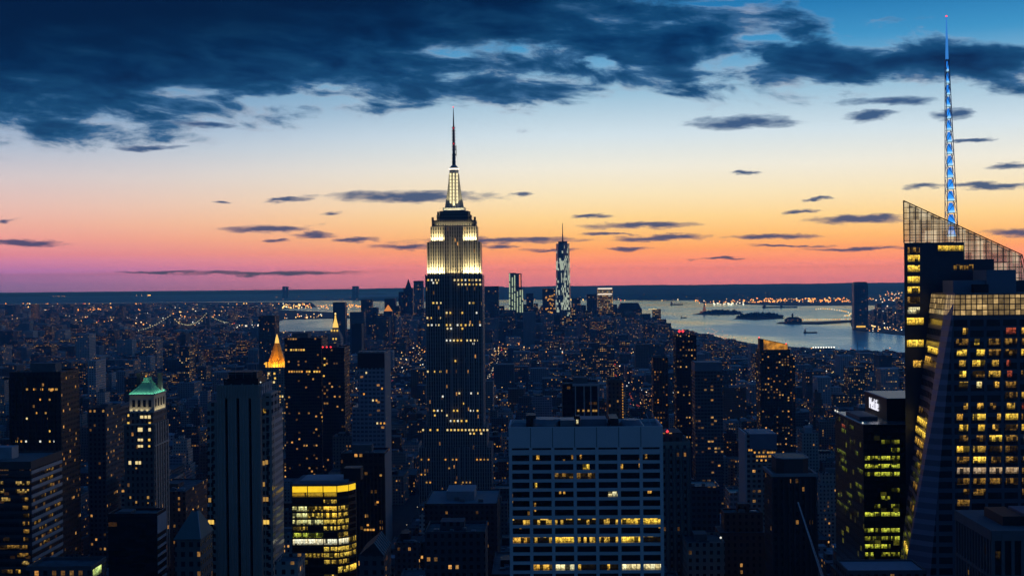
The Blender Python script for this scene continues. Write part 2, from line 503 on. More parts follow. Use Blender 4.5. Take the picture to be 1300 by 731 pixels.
b = MB(); b.box(-42000, 42000, -1500, 42000, -4, 0)
struct(b.build('water', MATS['water']))
m, n, out = newmat('open_sea')
gw = n.n.new('ShaderNodeBsdfGlossy'); gw.inputs['Color'].default_value = (.22, .36, .5, 1); gw.inputs['Roughness'].default_value = .5
n.l.new(gw.outputs[0], out.inputs[0])
b = MB(); b.face([(-42000, 17500, .3), (-900, 17500, .3), (1500, 42000, .3), (-42000, 42000, .3)])
struct(b.build('sea', m))

m, n, out = newmat('city_ground')
g = n.n.new('ShaderNodeNewGeometry').outputs['Position']
f1 = n.noise(g, .02, 6, .6)[0]
principled(n, out, n.ramp(f1, [(.3, (.03, .034, .036, 1)), (.7, (.075, .075, .07, 1))]), .9)
MATS['ground'] = m
poly_ground('land', [(2200, -900, 2), (2200, 3300, 2), (1300, 452), (1143, 447), (1050, 443), (960, 437), (905, 426), (850, 416), (760, 411), (640, 410), (520, 412), (440, 419), (350, 421),
                     (345, 410), (360, 405.5), (445, 403.5), (440, 397), (350, 393), (402, 389.5), (395, 383.5), (250, 383.5), (0, 386), (-500, 391), (-14000, 3000, 2), (-9000, -900, 2)], MATS['ground'])
poly_ground('land', [(1083, 418.5), (1145, 425), (1400, 432), (1700, 400), (1700, 372), (1180, 372), (1150, 380), (1110, 392), (1084, 401), (1079, 408)], MATS['ground'])
poly_ground('land', [(893, 384.5), (1000, 388), (1150, 387), (1700, 380), (1700, 368), (1000, 371), (600, 377), (600, 380), (880, 381)], MATS['ground'])
poly_ground('land', [(985, 410.5), (1040, 411.5), (1081, 408.5), (1081, 406), (1040, 408), (990, 408.6)], MATS['ground'])      # pier of the railway terminal
poly_ground('land', [(879, 399), (905, 399.5), (944, 398.5), (940, 396.5), (900, 395.5)], MATS['ground'])                       # statue island
poly_ground('land', [(931, 404.5), (960, 406), (996, 404), (992, 401), (940, 401.5)], MATS['ground'])                           # second island

hillm = solid('far_hills', (.045, .06, .05), .95, vary=.35, scale=.0012)


def hills(pts, far=1.25, step=3.0):
    rnd = random.Random(len(pts) * 7 + int(pts[0][0]))
    rows = []
    xs = []
    px = pts[0][0]
    while px <= pts[-1][0]:
        xs.append(px); px += step
    wig = [0.0] * 5
    for px in xs:
        for a, b_ in zip(pts, pts[1:]):
            if a[0] <= px <= b_[0]:
                t = (px - a[0]) / max(1e-6, b_[0] - a[0]); yt = a[1] + (b_[1] - a[1]) * t; yb = a[2] + (b_[2] - a[2]) * t
        base = G(px, yb, .5)
        for i in range(5): wig[i] = wig[i] * .85 + rnd.uniform(-1, 1) * .25
        col = [base]
        for i, (fr, hh) in enumerate(((.22, .35), (.55, .7), (1.0, 1.0))):
            Y = base.y * (1 + (far - 1) * fr)
            crest = P(px, yt + wig[i] * .6, Y)
            bx = P(px, yb, Y)
            z = max(1.5, 2 + (crest.z - 2) * hh)
            col.append(Vector((crest.x, Y, z)))
        col.append(Vector((col[-1].x * 1.2, base.y * (far + .03), .5)))
        rows.append(col)
    b = MB()
    for r0, r1 in zip(rows, rows[1:]):
        for i in range(len(r0) - 1): b.face([r0[i], r1[i], r1[i + 1], r0[i + 1]], 0, True)
    return struct(b.build('hills', hillm))


hills([(-140, 374, 378), (0, 373, 377), (160, 371.3, 375), (330, 369, 373)], 1.12)
hills([(325, 369, 373), (400, 367.5, 371.5), (470, 366.3, 370.5), (540, 364.5, 369), (640, 363, 368)], 1.12)
hills([(448, 379.5, 381), (470, 377, 382), (500, 376.5, 382.5), (560, 377, 382)], 1.08)
hills([(575, 366, 380), (660, 364.5, 380.5), (700, 363, 380.5), (760, 362.5, 380.5), (830, 362, 381), (900, 361.2, 381), (1000, 360.2, 378), (1100, 359, 374), (1200, 358.5, 372), (1420, 358, 369)], 1.3)

b = MB(); b.box(-43500, 43500, -1800, 43500, -5, 565, 0, True)
m, n, out = newmat('dusk_air')
vol = n.n.new('ShaderNodeVolumePrincipled')
vol.inputs['Color'].default_value = (.06, .37, 1.0, 1); vol.inputs['Absorption Color'].default_value = (.72, .85, 1, 1); vol.inputs['Density'].default_value = 6.0e-5; vol.inputs['Anisotropy'].default_value = 0.55
n.l.new(vol.outputs[0], out.inputs['Volume'])
hz = b.build('haze', m); hz['kind'] = 'stuff'; hz.display_type = 'WIRE'

# island trees: small leafy clumps, one mass per island
leafm = solid('dark_leaves', (.035, .05, .03), .9, vary=.5, scale=.05)


def grove(a, b_, n_, hmax, seed):
    rnd = random.Random(seed); q = MB()
    for i in range(n_):
        t = rnd.random(); p = a.lerp(b_, t); p = p + Vector((rnd.uniform(-15, 15), rnd.uniform(-45, 45), 0))
        h_ = hmax * rnd.uniform(.5, 1) * (1 - abs(2 * t - 1) ** 3 * .6)
        for k in range(4):
            q.octa((p.x + rnd.uniform(-9, 9), p.y + rnd.uniform(-9, 9), 2 + h_ * rnd.uniform(.3, .9)), h_ * rnd.uniform(.25, .42))
    o = q.build('grove', leafm); o['kind'] = 'stuff'
    o['label'] = 'dark trees massed on a low harbour island'
    return o


grove(G(893, 398), G(940, 397.8), 150, 26, 1)
grove(G(936, 403.5), G(992, 402.8), 190, 30, 2)
# ------------------------------------------------------------------ the big buildings
Y1 = (1, .58, .055)              # office yellow
LIT = [lit('window_light_yellow', Y1, 1.5), lit('window_light_amber', (1, .5, .06), 1.1, 1.2, .7, .1), lit('window_light_pale', (1, .8, .36), 1.15, 1.8, .9, .4),
       lit('window_light_dim', (1, .5, .08), .32, 1.4, .5, .1), lit('window_light_green', (.82, .8, .06), .9, 1.3, .8, .15), lit('window_light_red', (1, .16, .06), .4, 1.5, .8, .2)]
SMALL = [glow('lamp_yellow', (1, .62, .12), .95), glow('lamp_pale', (1, .78, .36), .9), glow('lamp_amber', (1, .45, .08), .8), glow('lamp_white', (.95, .95, .85), .9), glow('lamp_dim', (1, .55, .14), .4)]
RED = glow('beacon_red', (1, .04, .05), 2.2)
DARKGLASS = solid('dark_glass', (.012, .016, .022), .12, vary=.3, scale=.6, spec=.5)
ROOF = solid('roof_gravel', (.15, .16, .165), .9, vary=.35, scale=.35)
PALEROOF = solid('pale_roof', (.34, .37, .4), .8, vary=.3, scale=.3)
METAL = solid('grey_metal', (.22, .23, .25), .45, .6)
DARK = solid('black_steel', (.03, .032, .036), .5, .3)
TANKW = solid('tank_wood', (.09, .065, .05), .9)
HEROES = []                     # (Y, px0, px1, top py, lowest py to keep clear, short name)
FOOT = []                       # ground rectangles that are taken
RAST = []                       # (Y, px0, px1, py0, py1) for the visibility test


def claim(short, x0, x1, Y, Yb, zt, keep, hero=True):
    a, b_ = proj((x0, Y, zt)), proj((x1, Y, zt))
    c_, d_ = proj((x0, Yb, zt)), proj((x1, Yb, zt))
    l, r = min(a[0], c_[0]), max(b_[0], d_[0])
    if hero: HEROES.append((Y, l, r, min(a[1], c_[1]), keep, short))
    FOOT.append((x0 - 4, x1 + 4, Y - 4, Yb + 4))
    RAST.append((Y, l, r, min(a[1], c_[1]), 760))


def water_tank(t, x, y, z, r=2.2, h=3.6):
    b = MB(); b.cyl(x, y, r, z + 2.4, z + 2.4 + h, 12); b.cyl(x, y, r * 1.08, z + 2.4 + h, z + 3.6 + h, 12, 0, .1)
    k = b.build('water_tank', TANKW, t)
    q = MB()
    for sx in (-1, 1):
        for sy in (-1, 1): q.cbox(x + sx * r * .65, y + sy * r * .65, .35, .35, z, z + 2.42)
    q.build('tank_frame', DARK, k)
    return k


def parapet(t, x0, x1, y0, y1, z, mat, h=1.2, w=.5, proud=.12):
    b = MB(); p = proud
    b.box(x0 - p, x1 + p, y0 - p, y0 + w, z - .6, z + h, 0, True); b.box(x0 - p, x1 + p, y1 - w, y1 + p, z - .6, z + h, 0, True)
    b.box(x0 - p, x0 + w, y0 + w, y1 - w, z - .6, z + h, 0, True); b.box(x1 - w, x1 + p, y0 + w, y1 - w, z - .6, z + h, 0, True)
    return b.build('parapet', mat, t)


def face_pane(parent, quad, u0, u1, v0, v1, mat, proud=.12, name='window', kind=None):
    """a pane on the wall whose corners are QUAD (lower left, lower right, upper right, upper left)"""
    A, B, C_, D = [Vector(q) for q in quad]
    at = lambda u, v: (A.lerp(B, u)).lerp(D.lerp(C_, u), v)
    nrm = (B - A).cross(D - A).normalized() * proud
    p = [at(u0, v0), at(u1, v0), at(u1, v1), at(u0, v1)]
    b = MB(); b.loft([[q + nrm * -.2 for q in p], [q + nrm for q in p]], 0, True)
    return b.build(name, mat, parent)


def tower(name, label, px0, px1, pyt, Y, depth, mat, cat='skyscraper', group=None, keep=731, short=None, cap=True, roofm=None, z0=0, pent=True, tank=False, hero=True, seed=1):
    a, b_ = P(px0, pyt, Y), P(px1, pyt, Y)
    x0, x1, zt = a.x, b_.x, (a.z + b_.z) / 2
    t = thing(name, ((x0 + x1) / 2, Y + depth / 2, 0), label, cat, group)
    MB().box(x0, x1, Y, Y + depth, z0, zt).build('wall', mat, t)
    rnd = random.Random(int(px0 * 13 + pyt))
    w = x1 - x0
    if cap: parapet(t, x0, x1, Y, Y + depth, zt, mat, 1.1 if Y < 3000 else 2)
    if pent:
        pw, pd = w * rnd.uniform(.3, .5), depth * rnd.uniform(.3, .5)
        px_ = x0 + w * rnd.uniform(.35, .65)
        MB().cbox(px_, Y + depth * .55, pw, pd, zt, zt + min(6, w * .18)).build('penthouse', roofm or ROOF, t)
        q = MB()
        for i in range(3):
            q = MB(); cx = x0 + w * rnd.uniform(.12, .88); cy = Y + depth * rnd.uniform(.15, .3)
            q.cbox(cx, cy, w * .07, w * .07, zt, zt + w * .05); q.build('roof_vent', METAL, t)
    if tank: water_tank(t, x0 + w * .25, Y + depth * .4, zt)
    claim(short or label, x0, x1, Y, Y + depth, zt, keep, hero)
    return t, x0, x1, zt


def rows_front(t, Y, rows, h, mats, pitch=4.6, wpx=2.4, p=.9, seed=3):
    """small lit windows: ROWS = [(py, [(pxa, pxb), ...])] in photo pixels on the plane y = Y"""
    rnd = random.Random(seed)
    for py, segs in rows:
        for a, b_ in segs:
            x = a
            while x < b_ - .5:
                if rnd.random() < p:
                    q = P(x + wpx / 2, py + h / 2, Y)
                    window(t, q.x, Y, q.z, wpx * Y / F * rnd.uniform(.8, 1.05), h * Y / F, rnd.choice(mats))
                x += pitch


# ---- floodlit stepped tower with the mooring mast (Y = 1300)
def esb():
    Y = 1300; k = Y / F
    Z = lambda py: P(575, py, Y).z
    xc = P(576, 350, Y).x
    t = thing('art_deco_skyscraper', (xc, Y + 21, 0), 'tallest Art Deco skyscraper with floodlit stepped crown, mast and antenna', 'skyscraper')
    wl = (.30, .29, .28)
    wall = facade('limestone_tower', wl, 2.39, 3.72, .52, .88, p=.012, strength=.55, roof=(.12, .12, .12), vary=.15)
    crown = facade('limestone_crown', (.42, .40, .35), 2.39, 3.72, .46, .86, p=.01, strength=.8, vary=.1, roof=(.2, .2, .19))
    stone = solid('limestone', (.36, .35, .34), .8, vary=.15)
    hw = 28.4
    b = MB()
    b.box(xc - 36, xc + 36, Y - 9, Y + 51, 0, Z(628)); b.box(xc - 35.5, xc + 35.5, Y - 8, Y + 50, Z(628), Z(567)); b.box(xc - 31.5, xc + 31.5, Y - 4, Y + 46, Z(567), Z(541))
    b.build('setback_base', wall, t)
    b = MB()
    for s_ in (-1, 1):
        x0, x1 = sorted((s_ * 9.4, s_ * hw))
        b.box(xc + x0, xc + x1, Y, Y + 42, Z(541), Z(349.5))
    b.box(xc - 9.4, xc + 9.4, Y + 2.6, Y + 39.4, Z(541), Z(349.5))
    b.build('shaft', wall, t)
    # floodlit upper storeys
    b = MB()
    for s_ in (-1, 1):
        x0, x1 = sorted((s_ * 9.4, s_ * 26.6)); b.box(xc + x0, xc + x1, Y + 4, Y + 38, Z(349.5), Z(307))
        x0, x1 = sorted((s_ * 9.4, s_ * 23.2)); b.box(xc + x0, xc + x1, Y + 7.5, Y + 34.5, Z(307), Z(287))
    b.box(xc - 9.4, xc + 9.4, Y + 5.4, Y + 36, Z(349.5), Z(287))
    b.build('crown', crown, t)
    b = MB()
    for a_, y0, z0, z1 in ((22.0, 9, 287, 279), (17.2, 11, 279, 272), (14.4, 12.5, 272, 267)):
        b.box(xc - a_, xc + a_, Y + y0, Y + 42 - y0, Z(z0), Z(z1))
    for s_ in (-1, 1):
        for a_ in (21, 15.5): b.cbox(xc + s_ * a_, Y + 10, 2.2, 2.2, Z(280), Z(275 if a_ > 20 else 268))
    b.build('observatory_deck', facade('dark_limestone', (.2, .2, .2), 2.39, 3.3, .5, .5, p=.02), t)
    # mast: fluted drum with four wings
    sil = solid('mast_metal', (.62, .60, .52), .35, .35, vary=.1)
    b = MB(); b.box(xc - 11.2, xc + 11.2, Y + 13.5, Y + 28.5, Z(267), Z(262.5)); b.build('plinth', sil, t)
    b = MB()
    prof = [(262.5, 6.2), (250, 5.6), (235, 5.0), (220, 4.7), (214.5, 4.6), (214, 5.0), (211.5, 5.0), (211, 4.2), (208.5, 3.0), (207, 1.6)]
    cy = Y + 21
    b.loft([[(xc + r * (1 if i % 2 else .93) * cos(2 * pi * i / 32), cy + r * (1 if i % 2 else .93) * sin(2 * pi * i / 32), Z(py)) for i in range(32)] for py, r in prof], 0, True, False)
    mast = b.build('mooring_mast', sil, t)
    for dx_, dy_ in ((1, 0), (-1, 0), (0, 1), (0, -1)):
        q = MB()
        for i, (pa, pb, ra, rb) in enumerate(((262.5, 246, 9.6, 7.4), (246, 232, 7.2, 6.0), (232, 219, 5.9, 5.1))):
            e = 1.25
            def ring(r, py):
                o_ = (xc + dx_ * r, cy + dy_ * r); i_ = (xc + dx_ * 3, cy + dy_ * 3); w_ = (abs(dy_) * e, abs(dx_) * e)
                return [(i_[0] - w_[0], i_[1] - w_[1], Z(py)), (o_[0] - w_[0], o_[1] - w_[1], Z(py)), (o_[0] + w_[0], o_[1] + w_[1], Z(py)), (i_[0] + w_[0], i_[1] + w_[1], Z(py))]
            q.loft([ring(ra, pa), ring(rb, pb)], 0, True)
        q.build('buttress', sil, mast)
    gm = glow('mast_glass', (1, .86, .5), 1.25)
    for s_ in (-1, 0, 1):
        q = MB()
        if s_ == 0: q.box(xc - 1.1, xc + 1.1, cy - 9.75 + 1.5, cy - 9.75 + 1.5 + .1, Z(260), Z(261))
        for j in range(9):
            pa = 257 - j * 4.4; r = 6.1 - j * .15
            xx = xc + s_ * 3.3
            q.box(xx - .75, xx + .75, cy - (r if s_ else 0) - (0 if s_ else 9.9 - j * .58) - .2, cy - (r if s_ else 0) - (0 if s_ else 9.9 - j * .58) + .1, Z(pa), Z(pa - 3.5), 0, True)
        q.build('lit_glazing', gm, mast)
    q = MB(); q.cyl(xc, cy, 5.1, Z(213.6), Z(211.8), 24); q.build('lit_ring', glow('ring_white', (1, .88, .74), 1.8), mast)
    b = MB()
    b.cyl(xc, cy, 1.9, Z(209), Z(192), 10, 0, 1.5); b.cyl(xc, cy, 1.45, Z(192), Z(157), 10, 0, 1.0); b.cyl(xc, cy, .75, Z(157), Z(145), 8, 0, .55); b.cyl(xc, cy, .5, Z(145), Z(132), 8, 0, .2)
    for py in (204, 199, 195, 188, 184, 180, 176, 172, 168, 164, 160): b.cyl(xc, cy, 2.0, Z(py), Z(py) + .9, 10)
    b.box(xc + 2.0, xc + 2.7, cy - .3, cy + .3, Z(196), Z(182)); b.box(xc + 1.0, xc + 2.5, cy - .2, cy + .2, Z(194), Z(193.2)); b.box(xc + 1.0, xc + 2.5, cy - .2, cy + .2, Z(186), Z(185.2))
    ant = b.build('antenna', solid('antenna_steel', (.16, .14, .14), .5, .5), t)
    for py in (180, 160, 133):
        q = MB(); q.octa((xc, cy - 2.1, Z(py)), .7); q.build('beacon', RED, ant)
    # piers: thin stone ribs up the shaft and crown
    pw = [9.4 + 4.75 * i for i in range(5)]
    for s_ in (-1, 1):
        for a_ in pw:
            q = MB(); e = .48
            X = xc + s_ * min(a_, hw - .5)
            q.box(X - e, X + e, Y - .65, Y - .003, Z(541), Z(349.5) + (1.4 if a_ > 27 else .4)); q.build('pier', stone, t)
            if a_ < 26:
                X2 = xc + s_ * a_
                q = MB(); q.box(X2 - e, X2 + e, Y + 3.4, Y + 3.99, Z(349.5), Z(307) + 1.2); q.build('pier', sil, t)
        for a_ in (3.2,):
            q = MB(); q.box(xc + s_ * a_ - .5, xc + s_ * a_ + .5, Y + 2.0, Y + 2.597, Z(541), Z(300)); q.build('pier', stone, t)
    for a_ in (-33.5, -29, -24, -19, -14, -9, -4, 0, 4, 9, 14, 19, 24, 29, 33.5):
        q = MB(); q.box(xc + a_ - .4, xc + a_ + .4, Y - 8.5, Y - 8.003, Z(626), Z(567) + .8); q.build('pier', stone, t)
    # floodlights standing on the setbacks
    col = (1, .80, .40)
    for s_ in (-1, 1):
        lamp_area('floodlight', t, (xc + s_ * 18, Y + 1.2, Z(349.5) + .8), (xc + s_ * 18, Y + 4.6, Z(349.5) + 14), 17, .8, 10500, col, 110)
        lamp_area('floodlight', t, (xc + s_ * 16.3, Y + 5.6, Z(307) + .8), (xc + s_ * 16.3, Y + 8.3, Z(307) + 10), 13, .8, 4800, col, 110)
        lamp_area('floodlight', t, (xc + s_ * 27.6, Y + 21, Z(349.5) + .8), (xc + s_ * 26.2, Y + 21, Z(349.5) + 16), 30, 1.0, 3000, col, 110)
        lamp_spot('floodlight', t, (xc + s_ * 8.5, cy - 10.5, Z(263.5)), (xc + s_ * 3, cy, Z(228)), 9000, (1, .86, .5), 60)
    lamp_area('floodlight', t, (xc, Y + 3.4, Z(349.5) + .8), (xc, Y + 5.6, Z(349.5) + 20), 12, .6, 1500, col, 110)
    lamp_area('floodlight', t, (xc, Y + 7.9, Z(287) + .6), (xc, Y + 9.4, Z(275)), 36, .6, 1300, col, 130)
    lamp_area('floodlight', t, (xc, Y + 12.7, Z(267) + .6), (xc, Y + 14, Z(255)), 20, .5, 700, (1, .9, .6), 130)
    lamp_spot('floodlight', t, (xc, cy - 13, Z(264)), (xc, cy, Z(236)), 9000, (1, .86, .5), 50)
    full = [(542.5, 562), (566, 586), (590, 611)]
    rows = [(355.5, [(542.5, 561), (576, 610)]), (361, [(581, 611)]), (359, [(549, 556)]), (384.5, [(549, 561), (595, 602)]), (397, [(566, 572), (586, 588), (604, 609)]), (403.5, [(541.5, 548), (553, 560)]),
            (412.5, full), (417, [(567, 574), (586, 588)]), (432, [(566, 588), (592, 610)]), (436, [(600, 603)]), (458, [(577, 579)]), (471.5, [(542, 547), (551, 553), (558, 561)]),
            (499, [(582, 585), (597, 608)]), (503, [(561, 563)]), (512, [(566, 569), (588, 590)]), (521, [(550, 562), (575, 584), (596, 606)]), (527, [(551, 555), (566, 569)]), (534, [(571, 586), (591, 593)])]
    rows_front(t, Y - .1, rows, 2.3, SMALL[:2] + SMALL[:2] + SMALL[3:4], 4.6, 2.2, .93)
    rows = [(545.5, [(536, 562), (567, 619)]), (550, [(596, 611), (614, 617)]), (563, [(544, 560), (569, 590), (597, 620)])]
    rows_front(t, Y - 4.1, rows[:2], 2.3, SMALL[:2], 4.6, 2.2, .9)
    rows_front(t, Y - 8.6, [(583, [(534, 545), (560, 585), (600, 620)]), (594, [(560, 575)]), (602, [(534, 540), (600, 605)]), (612, [(536, 600)]), (624, [(583, 620)])], 1.9, SMALL[2:3] + SMALL[4:], 4.6, 2, .6)
    claim('the floodlit mast tower', xc - 35.5, xc + 35.5, Y - 8, Y + 50, Z(349), 624)
    RAST.append((Y, 539, 614, 130, 760))


esb()


# ---- white grid office block (Y = 500)
def grid_block():
    Y = 500
    a, b_ = P(645.5, 541.5, Y), P(841.5, 541.5, Y)
    x0, x1, zt = a.x, b_.x, (a.z + b_.z) / 2
    t = thing('office_block', ((x0 + x1) / 2, Y + 14, 0), 'white concrete grid office block, seven wide bays of dark ribbon windows', 'office block')
    conc = solid('white_concrete', (.72, .71, .69), .75, vary=.12, scale=.12)
    s = Y / F
    D = 27
    MB().box(x0 + .8, x1 - .8, Y + .9, Y + D, 0, zt - 1.4).build('core', solid('core_dark', (.02, .022, .026), .5), t)
    bay = (x1 - x0) / 7
    b = MB(); b.box(x0, x1, Y, Y + .85, zt - 26.5 * s, zt); b.box(x0, x0 + .6, Y + .85, Y + D, zt - 26.5 * s, zt); b.box(x1 - .6, x1, Y + .85, Y + D, zt - 26.5 * s, zt); b.box(x0 + .6, x1 - .6, Y + D - .6, Y + D, zt - 26.5 * s, zt)
    b.build('parapet', conc, t)
    for i in range(1, 7): q = MB(); q.box(x0 + bay * i - .1, x0 + bay * i + .1, Y - .04, Y - .003, zt - 26 * s, zt - .2); q.build('panel_joint', DARK, t)
    for i in range(8):
        q = MB(); X = x0 + bay * i; w_ = .62
        X = min(max(X, x0 + w_), x1 - w_)
        q.box(X - w_, X + w_, Y - .06, Y + .86, 0, zt - 26.6 * s); q.build('pier', conc, t)
    n_rows = 14; pitch = 11.6 * s; ztop = zt - 26.5 * s - 2.6 * s
    levels = []
    q = MB(); q.box(x0, x1, Y, Y + .8, ztop - 6.3 * s, ztop); q.build('spandrel', conc, t)
    z = ztop - 6.3 * s
    wh = 7.6 * s
    for r in range(30):
        levels.append(z - wh)
        q = MB(); q.box(x0, x1, Y, Y + .8, z - wh - (pitch - wh), z - wh); q.build('spandrel', conc, t)
        z -= pitch
        if z < 20: break
    dark = DARKGLASS
    spec = {0: [(0, 3)] + [(i, 3) for i in range(1, 7)], 1: [(0, 3), (1, 3), (5, 3)], 2: [(3, 3), (2, 3)], 4: [(0, 3), (2, 3), (5, 3), (6, 3)], 5: [(0, 3), (1, 3), (6, 3)], 6: [(0, 3), (1, 3), (6, 3)],
            7: [(0, 6), (1, 6), (2, 6), (3, 6), (4, 6), (5, 0), (6, 0)], 8: [(0, 3), (2, 3), (6, 3)], 9: [(0, 1), (1, 6), (2, 0), (3, 6), (4, 6), (5, 0), (6, 6)], 11: [(0, 3), (1, 3), (2, 3)], 12: [(1, 1), (2, 2), (3, 6), (4, 6), (5, 2), (6, 2), (0, 3)]}
    mats = LIT + [lit('window_light_patchy', (1, .58, .08), 1.0, 1.1, .34, .15, .01)]
    speck = lit('window_light_speck', (1, .5, .08), .7, .8, .06, .05, .0)
    q = MB()
    for r, zz in enumerate(levels):
        for i in range(7):
            X0, X1 = x0 + bay * i + .64, x0 + bay * (i + 1) - .64
            if i == 0: X0 = x0 + 1.25
            if i == 6: X1 = x1 - 1.25
            if r < 14:
                mi = dict(spec.get(r, [])).get(i)
                mm = dark if mi is None else (speck if mi == 3 and r != 2 else mats[mi])
                w_ = MB(); w_.box(X0, X1, Y + .5, Y + .7, zz, zz + wh, 0); w_.build('window', mm, t)
            else: q.box(X0, X1, Y + .5, Y + .7, zz, zz + wh, 0)
    o = q.build('window', dark, t); o['kind'] = 'stuff'
    for r, i, u, w_, mi in ((1, 3, .36, .3, 0), (3, 1, .18, .09, 0), (4, 4, .5, .42, 2), (1, 5, .02, .16, 1), (0, 1, .25, .14, 1)):
        window(t, x0 + bay * (i + u + w_ / 2), Y + .48, levels[r] + .1, bay * w_, wh * .85, LIT[mi], name='lit_room')
    # roof plant
    MB().box(x0 + .62, x1 - .62, Y + .86, Y + D - .62, zt - 1.9, zt - 1.2).build('roof', solid('grace_roof', (.2, .22, .24), .9, vary=.4, scale=.3), t)
    X = lambda px: P(px, 538, Y + 12).x
    MB().box(X(668), X(680), Y + 12, Y + 22, zt - 1.2, zt + 3.2).build('plant_room', DARK, t)
    q = MB(); q.cyl(X(694), Y + 13, 5.5, zt - 1.2, zt + 2.0, 28); q.build('cooling_tower', METAL, t)
    MB().box(X(711), X(729), Y + 9, Y + 20, zt - 1.2, zt + 1.6).build('plant_room', METAL, t)
    pr = MB().box(X(730), X(735.5), Y + 7, Y + 11, zt - 1.2, zt + 3.4).build('stair_hut', DARK, t)
    window(pr, X(732.5), Y + 7, zt + .4, .8, 1.6, LIT[2], name='hut_window')
    MB().box(X(737), X(770), Y + 10, Y + 23, zt - 1.2, zt + 1.8).build('plant_room', solid('blue_grey_steel', (.16, .2, .24), .6), t)
    MB().box(X(773), X(784), Y + 5, Y + 22, zt - 1.2, zt + 2.5).build('plant_room', DARK, t)
    q = MB(); q.cyl(X(801), Y + 13, 5.2, zt - 1.2, zt + 1.4, 28, 0, 3.4); q.build('cooling_tower', METAL, t)
    for px in (826, 834):
        q = MB(); q.bar((X(px), Y + 6, zt - 1), (X(px - 5), Y + 15, zt + 3.2), .18); q.build('roof_brace', PALEROOF, t)
    q = MB(); q.bar((x0 + .4, Y + 1, zt), (x0 + 2.5, Y + 14, zt + 3.0), .16); q.build('roof_brace', PALEROOF, t)
    claim('the white grid block', x0, x1, Y, Y + D, zt, 731)


grid_block()


